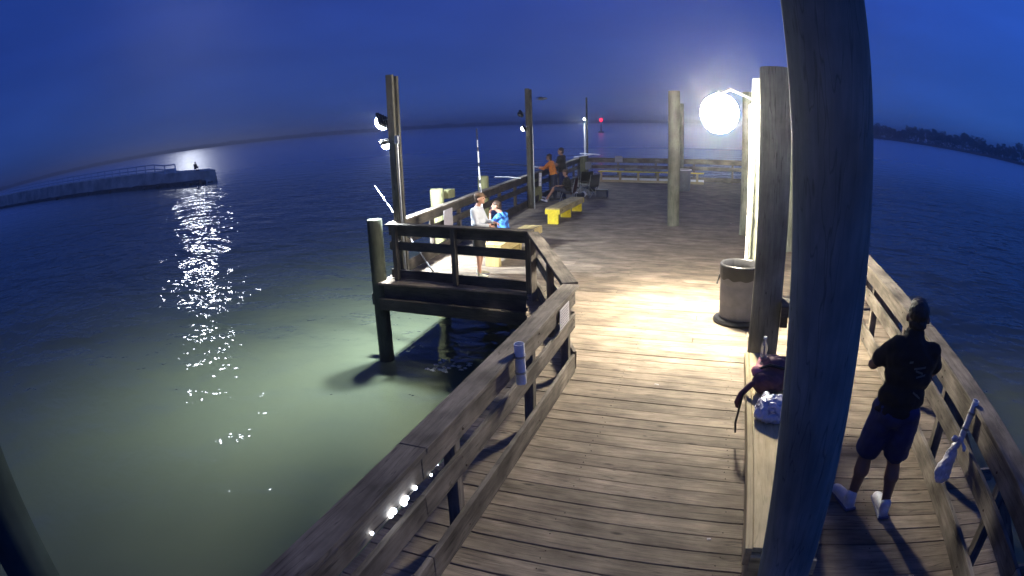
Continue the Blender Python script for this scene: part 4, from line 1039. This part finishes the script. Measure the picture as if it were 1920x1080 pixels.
# ------------------------------------------------------------------ fishing rods
def rod(label, pts, butt=.014, tip=.004, mat=M_black, bands=(), reel_at=None):
    pts = [V(p) for p in pts]
    t = thing('fishing_rod', label, 'fishing rod', pts[0], 'fishing rods')
    n_ = len(pts)
    tube('blank', pts, [butt+(tip-butt)*i/(n_-1) for i in range(n_)], mat, t, 8)
    tot = [0]
    for a, b_ in zip(pts, pts[1:]): tot.append(tot[-1]+(b_-a).length)
    def at(k):
        s_ = k*tot[-1]
        for i in range(n_-1):
            if s_ <= tot[i+1]: return pts[i].lerp(pts[i+1], (s_-tot[i])/(tot[i+1]-tot[i]))
        return pts[-1]
    for k0, k1, m_ in bands:
        tube('band', [at(k0), at((k0+k1)/2), at(k1)], [butt+(tip-butt)*k+.003 for k in (k0, (k0+k1)/2, k1)], m_, t, 8)
    if reel_at:
        c0 = at(reel_at)
        lathe('reel', [(.01, -.03), (.03, -.028), (.03, -.018), (.018, -.015), (.018, .015), (.03, .018), (.03, .028), (.01, .03)], M_steel, t, c0+V((.03, -.03, -.02)), 14, rot=Matrix.Rotation(R(90), 3, 'X'))
    return t
rod('thick black and white rod standing upright behind the boy', [(-5.80, 13.75, .35), (-5.86, 13.8, 1.2), (-5.92, 13.9, 2.0), (-5.98, 14.0, 2.72)], .028, .013, M_black,
    bands=((.16, .42, M_white), (.46, .60, M_white), (.64, .76, M_white), (.80, .88, M_white)))
rod('slanting rod leaning over the corner of the left platform', [(-5.36, 10.12, .02), (-5.8, 10.12, .62), (-6.2, 10.15, 1.20), (-6.62, 10.2, 1.72)], .016, .008, M_black,
    bands=((.05, .12, M_steel), (.66, .78, M_white), (.82, .97, M_white), (.30, .38, M_white)), reel_at=.42)
rod('long dark rod held out over the railing by the woman in orange', [(-6.35, 20.85, 1.18), (-6.9, 20.6, 1.28), (-7.5, 20.35, 1.36), (-8.3, 20.0, 1.42)], .018, .006, M_black, bands=((.02, .22, M_white),), reel_at=.1)
rod('short pale rod resting on the railing left of the middle pole', [(-6.25, 18.0, 1.07), (-6.6, 17.9, 1.12), (-7.05, 17.8, 1.14)], .02, .012, M_white)

# ------------------------------------------------------------------ beacon, gull, foam, litter
bx, by = 230*math.sin(R(-11.478)), 230*math.cos(R(-11.478))
t = thing('channel_marker', 'channel marker with a glowing red lamp far out on the water', 'beacon', (bx, by, WZ))
lathe('float', [(.02, -.3), (1.0, -.2), (1.1, .3), (.9, .5), (.02, .5)], M_dark, t, (bx, by, WZ), 20)
tube('mast', [(bx, by, WZ+.4), (bx, by, 2.6)], [.25, .1], M_dark, t, 8)
lathe('lantern', [(.02, 0), (.42, .07), (.58, .42), (.56, .84), (.36, 1.1), (.02, 1.2)], emis('red_glow', (1.0, .006, .03), 7), t, (bx, by, 2.6), 16)
M_foam = plain('sea_foam', (.55, .55, .45), .7, var=.3, scale=9, bump=.02)
fr = random.Random(21)
def foam(label, pts):
    bm = bmesh.new()
    cx, cy = pts[0][0], pts[0][1]
    for (x, y, r) in pts:
        n_ = 14; base = []
        for i in range(n_):
            a = 2*math.pi*i/n_; rr = r*(1+.9*noise.noise(V((math.cos(a)*2.5+x*9, math.sin(a)*2.5+y*9, 2)))+fr.uniform(-.25, .25))
            base.append(bm.verts.new((x-cx+rr*math.cos(a), y-cy+rr*.6*math.sin(a), .0)))
        top = [bm.verts.new((v.co.x*.0+(x-cx)+(v.co.x-(x-cx))*.6, (y-cy)+(v.co.y-(y-cy))*.6, .02)) for v in base]
        for i in range(n_): bm.faces.new((base[i], base[(i+1) % n_], top[(i+1) % n_], top[i]))
        bm.faces.new(top)
    o = put('foam_patch', bm_me(bm), M_foam, None, (cx, cy, WZ+.004)); o['kind'] = 'stuff'
    tag(o, label, 'foam')
foam('small drift of foam in the dark water below the railing corner', [(-4.85+fr.uniform(-.35, .35), 9.5+fr.uniform(-.3, .3), fr.uniform(.02, .06)) for _ in range(26)])
lt = random.Random(31)
for k, (x, y, lab) in enumerate([(-.60, 6.12, 'tiny white scrap on the planks left of the bench'), (.12, 3.55, 'tiny white scrap on the planks by the near end of the bench'), (2.25, 4.55, 'tiny white scrap outside the right curb board'), (1.92, 2.95, 'small white butt on the planks at the lower right'), (.25, 17.2, 'small white scrap far down the open deck')]):
    bm = bmesh.new(); add_box(bm, (.03+.015*(k == 0), .018, .006), bev=.002)
    for v in bm.verts: v.co.z += .004*noise.noise(v.co*60)
    o = put('litter', bm_me(bm), M_paper, None, (x, y, .008), (0, 0, lt.uniform(0, 3))); tag(o, lab, 'litter', 'scraps of litter on the deck')
# gull
def gull():
    c = V((-5.49, 18.0, 3.54)); t = thing('gull', 'pale gull gliding above the water right of the middle pole', 'bird', c)
    blob('body', [('ell', c, (.14, .045, .04)), ('ell', c+V((.14, 0, .015)), (.04, .03, .03)), ('cap', c+V((.17, 0, .012)), .01, c+V((.21, 0, .008)), .004), ('ell', c+V((-.15, 0, 0)), (.06, .03, .01))], M_grey, t, .01, 2)
    for s_ in (-1, 1):
        bm = bmesh.new()
        q = [(.05, .0, 0), (-.06, 0, 0), (-.05, .2*s_, .06), (.07, .2*s_, .06), (-.09, .45*s_, .02), (.0, .40*s_, .03)]
        v = [bm.verts.new(p) for p in q]
        bm.faces.new((v[0], v[1], v[2], v[3])); bm.faces.new((v[3], v[2], v[4], v[5]))
        bmesh.ops.solidify(bm, geom=bm.faces[:], thickness=.012)
        put('wing', bm_me(bm), M_grey, t, c)
gull()

# ------------------------------------------------------------------ haze volume added to imitate lens glare round the lamps, fades far shores
ADDED_HAZE = .0015
def added_haze():
    bm = bmesh.new(); add_box(bm, (3060, 3060, 16.0))
    m_ = bpy.data.materials.new('damp_air'); m_.use_nodes = True; nt = m_.node_tree; nt.nodes.clear()
    pv = N(nt, 'ShaderNodeVolumePrincipled'); pv.inputs['Color'].default_value = (.9, .93, 1, 1); pv.inputs['Density'].default_value = ADDED_HAZE
    pv.inputs['Anisotropy'].default_value = .87
    ou = N(nt, 'ShaderNodeOutputMaterial'); L(nt, pv.outputs[0], ou.inputs['Volume'])
    o = put('haze', bm_me(bm), m_, None, (0, 0, 5.3)); o['kind'] = 'stuff'
added_haze()
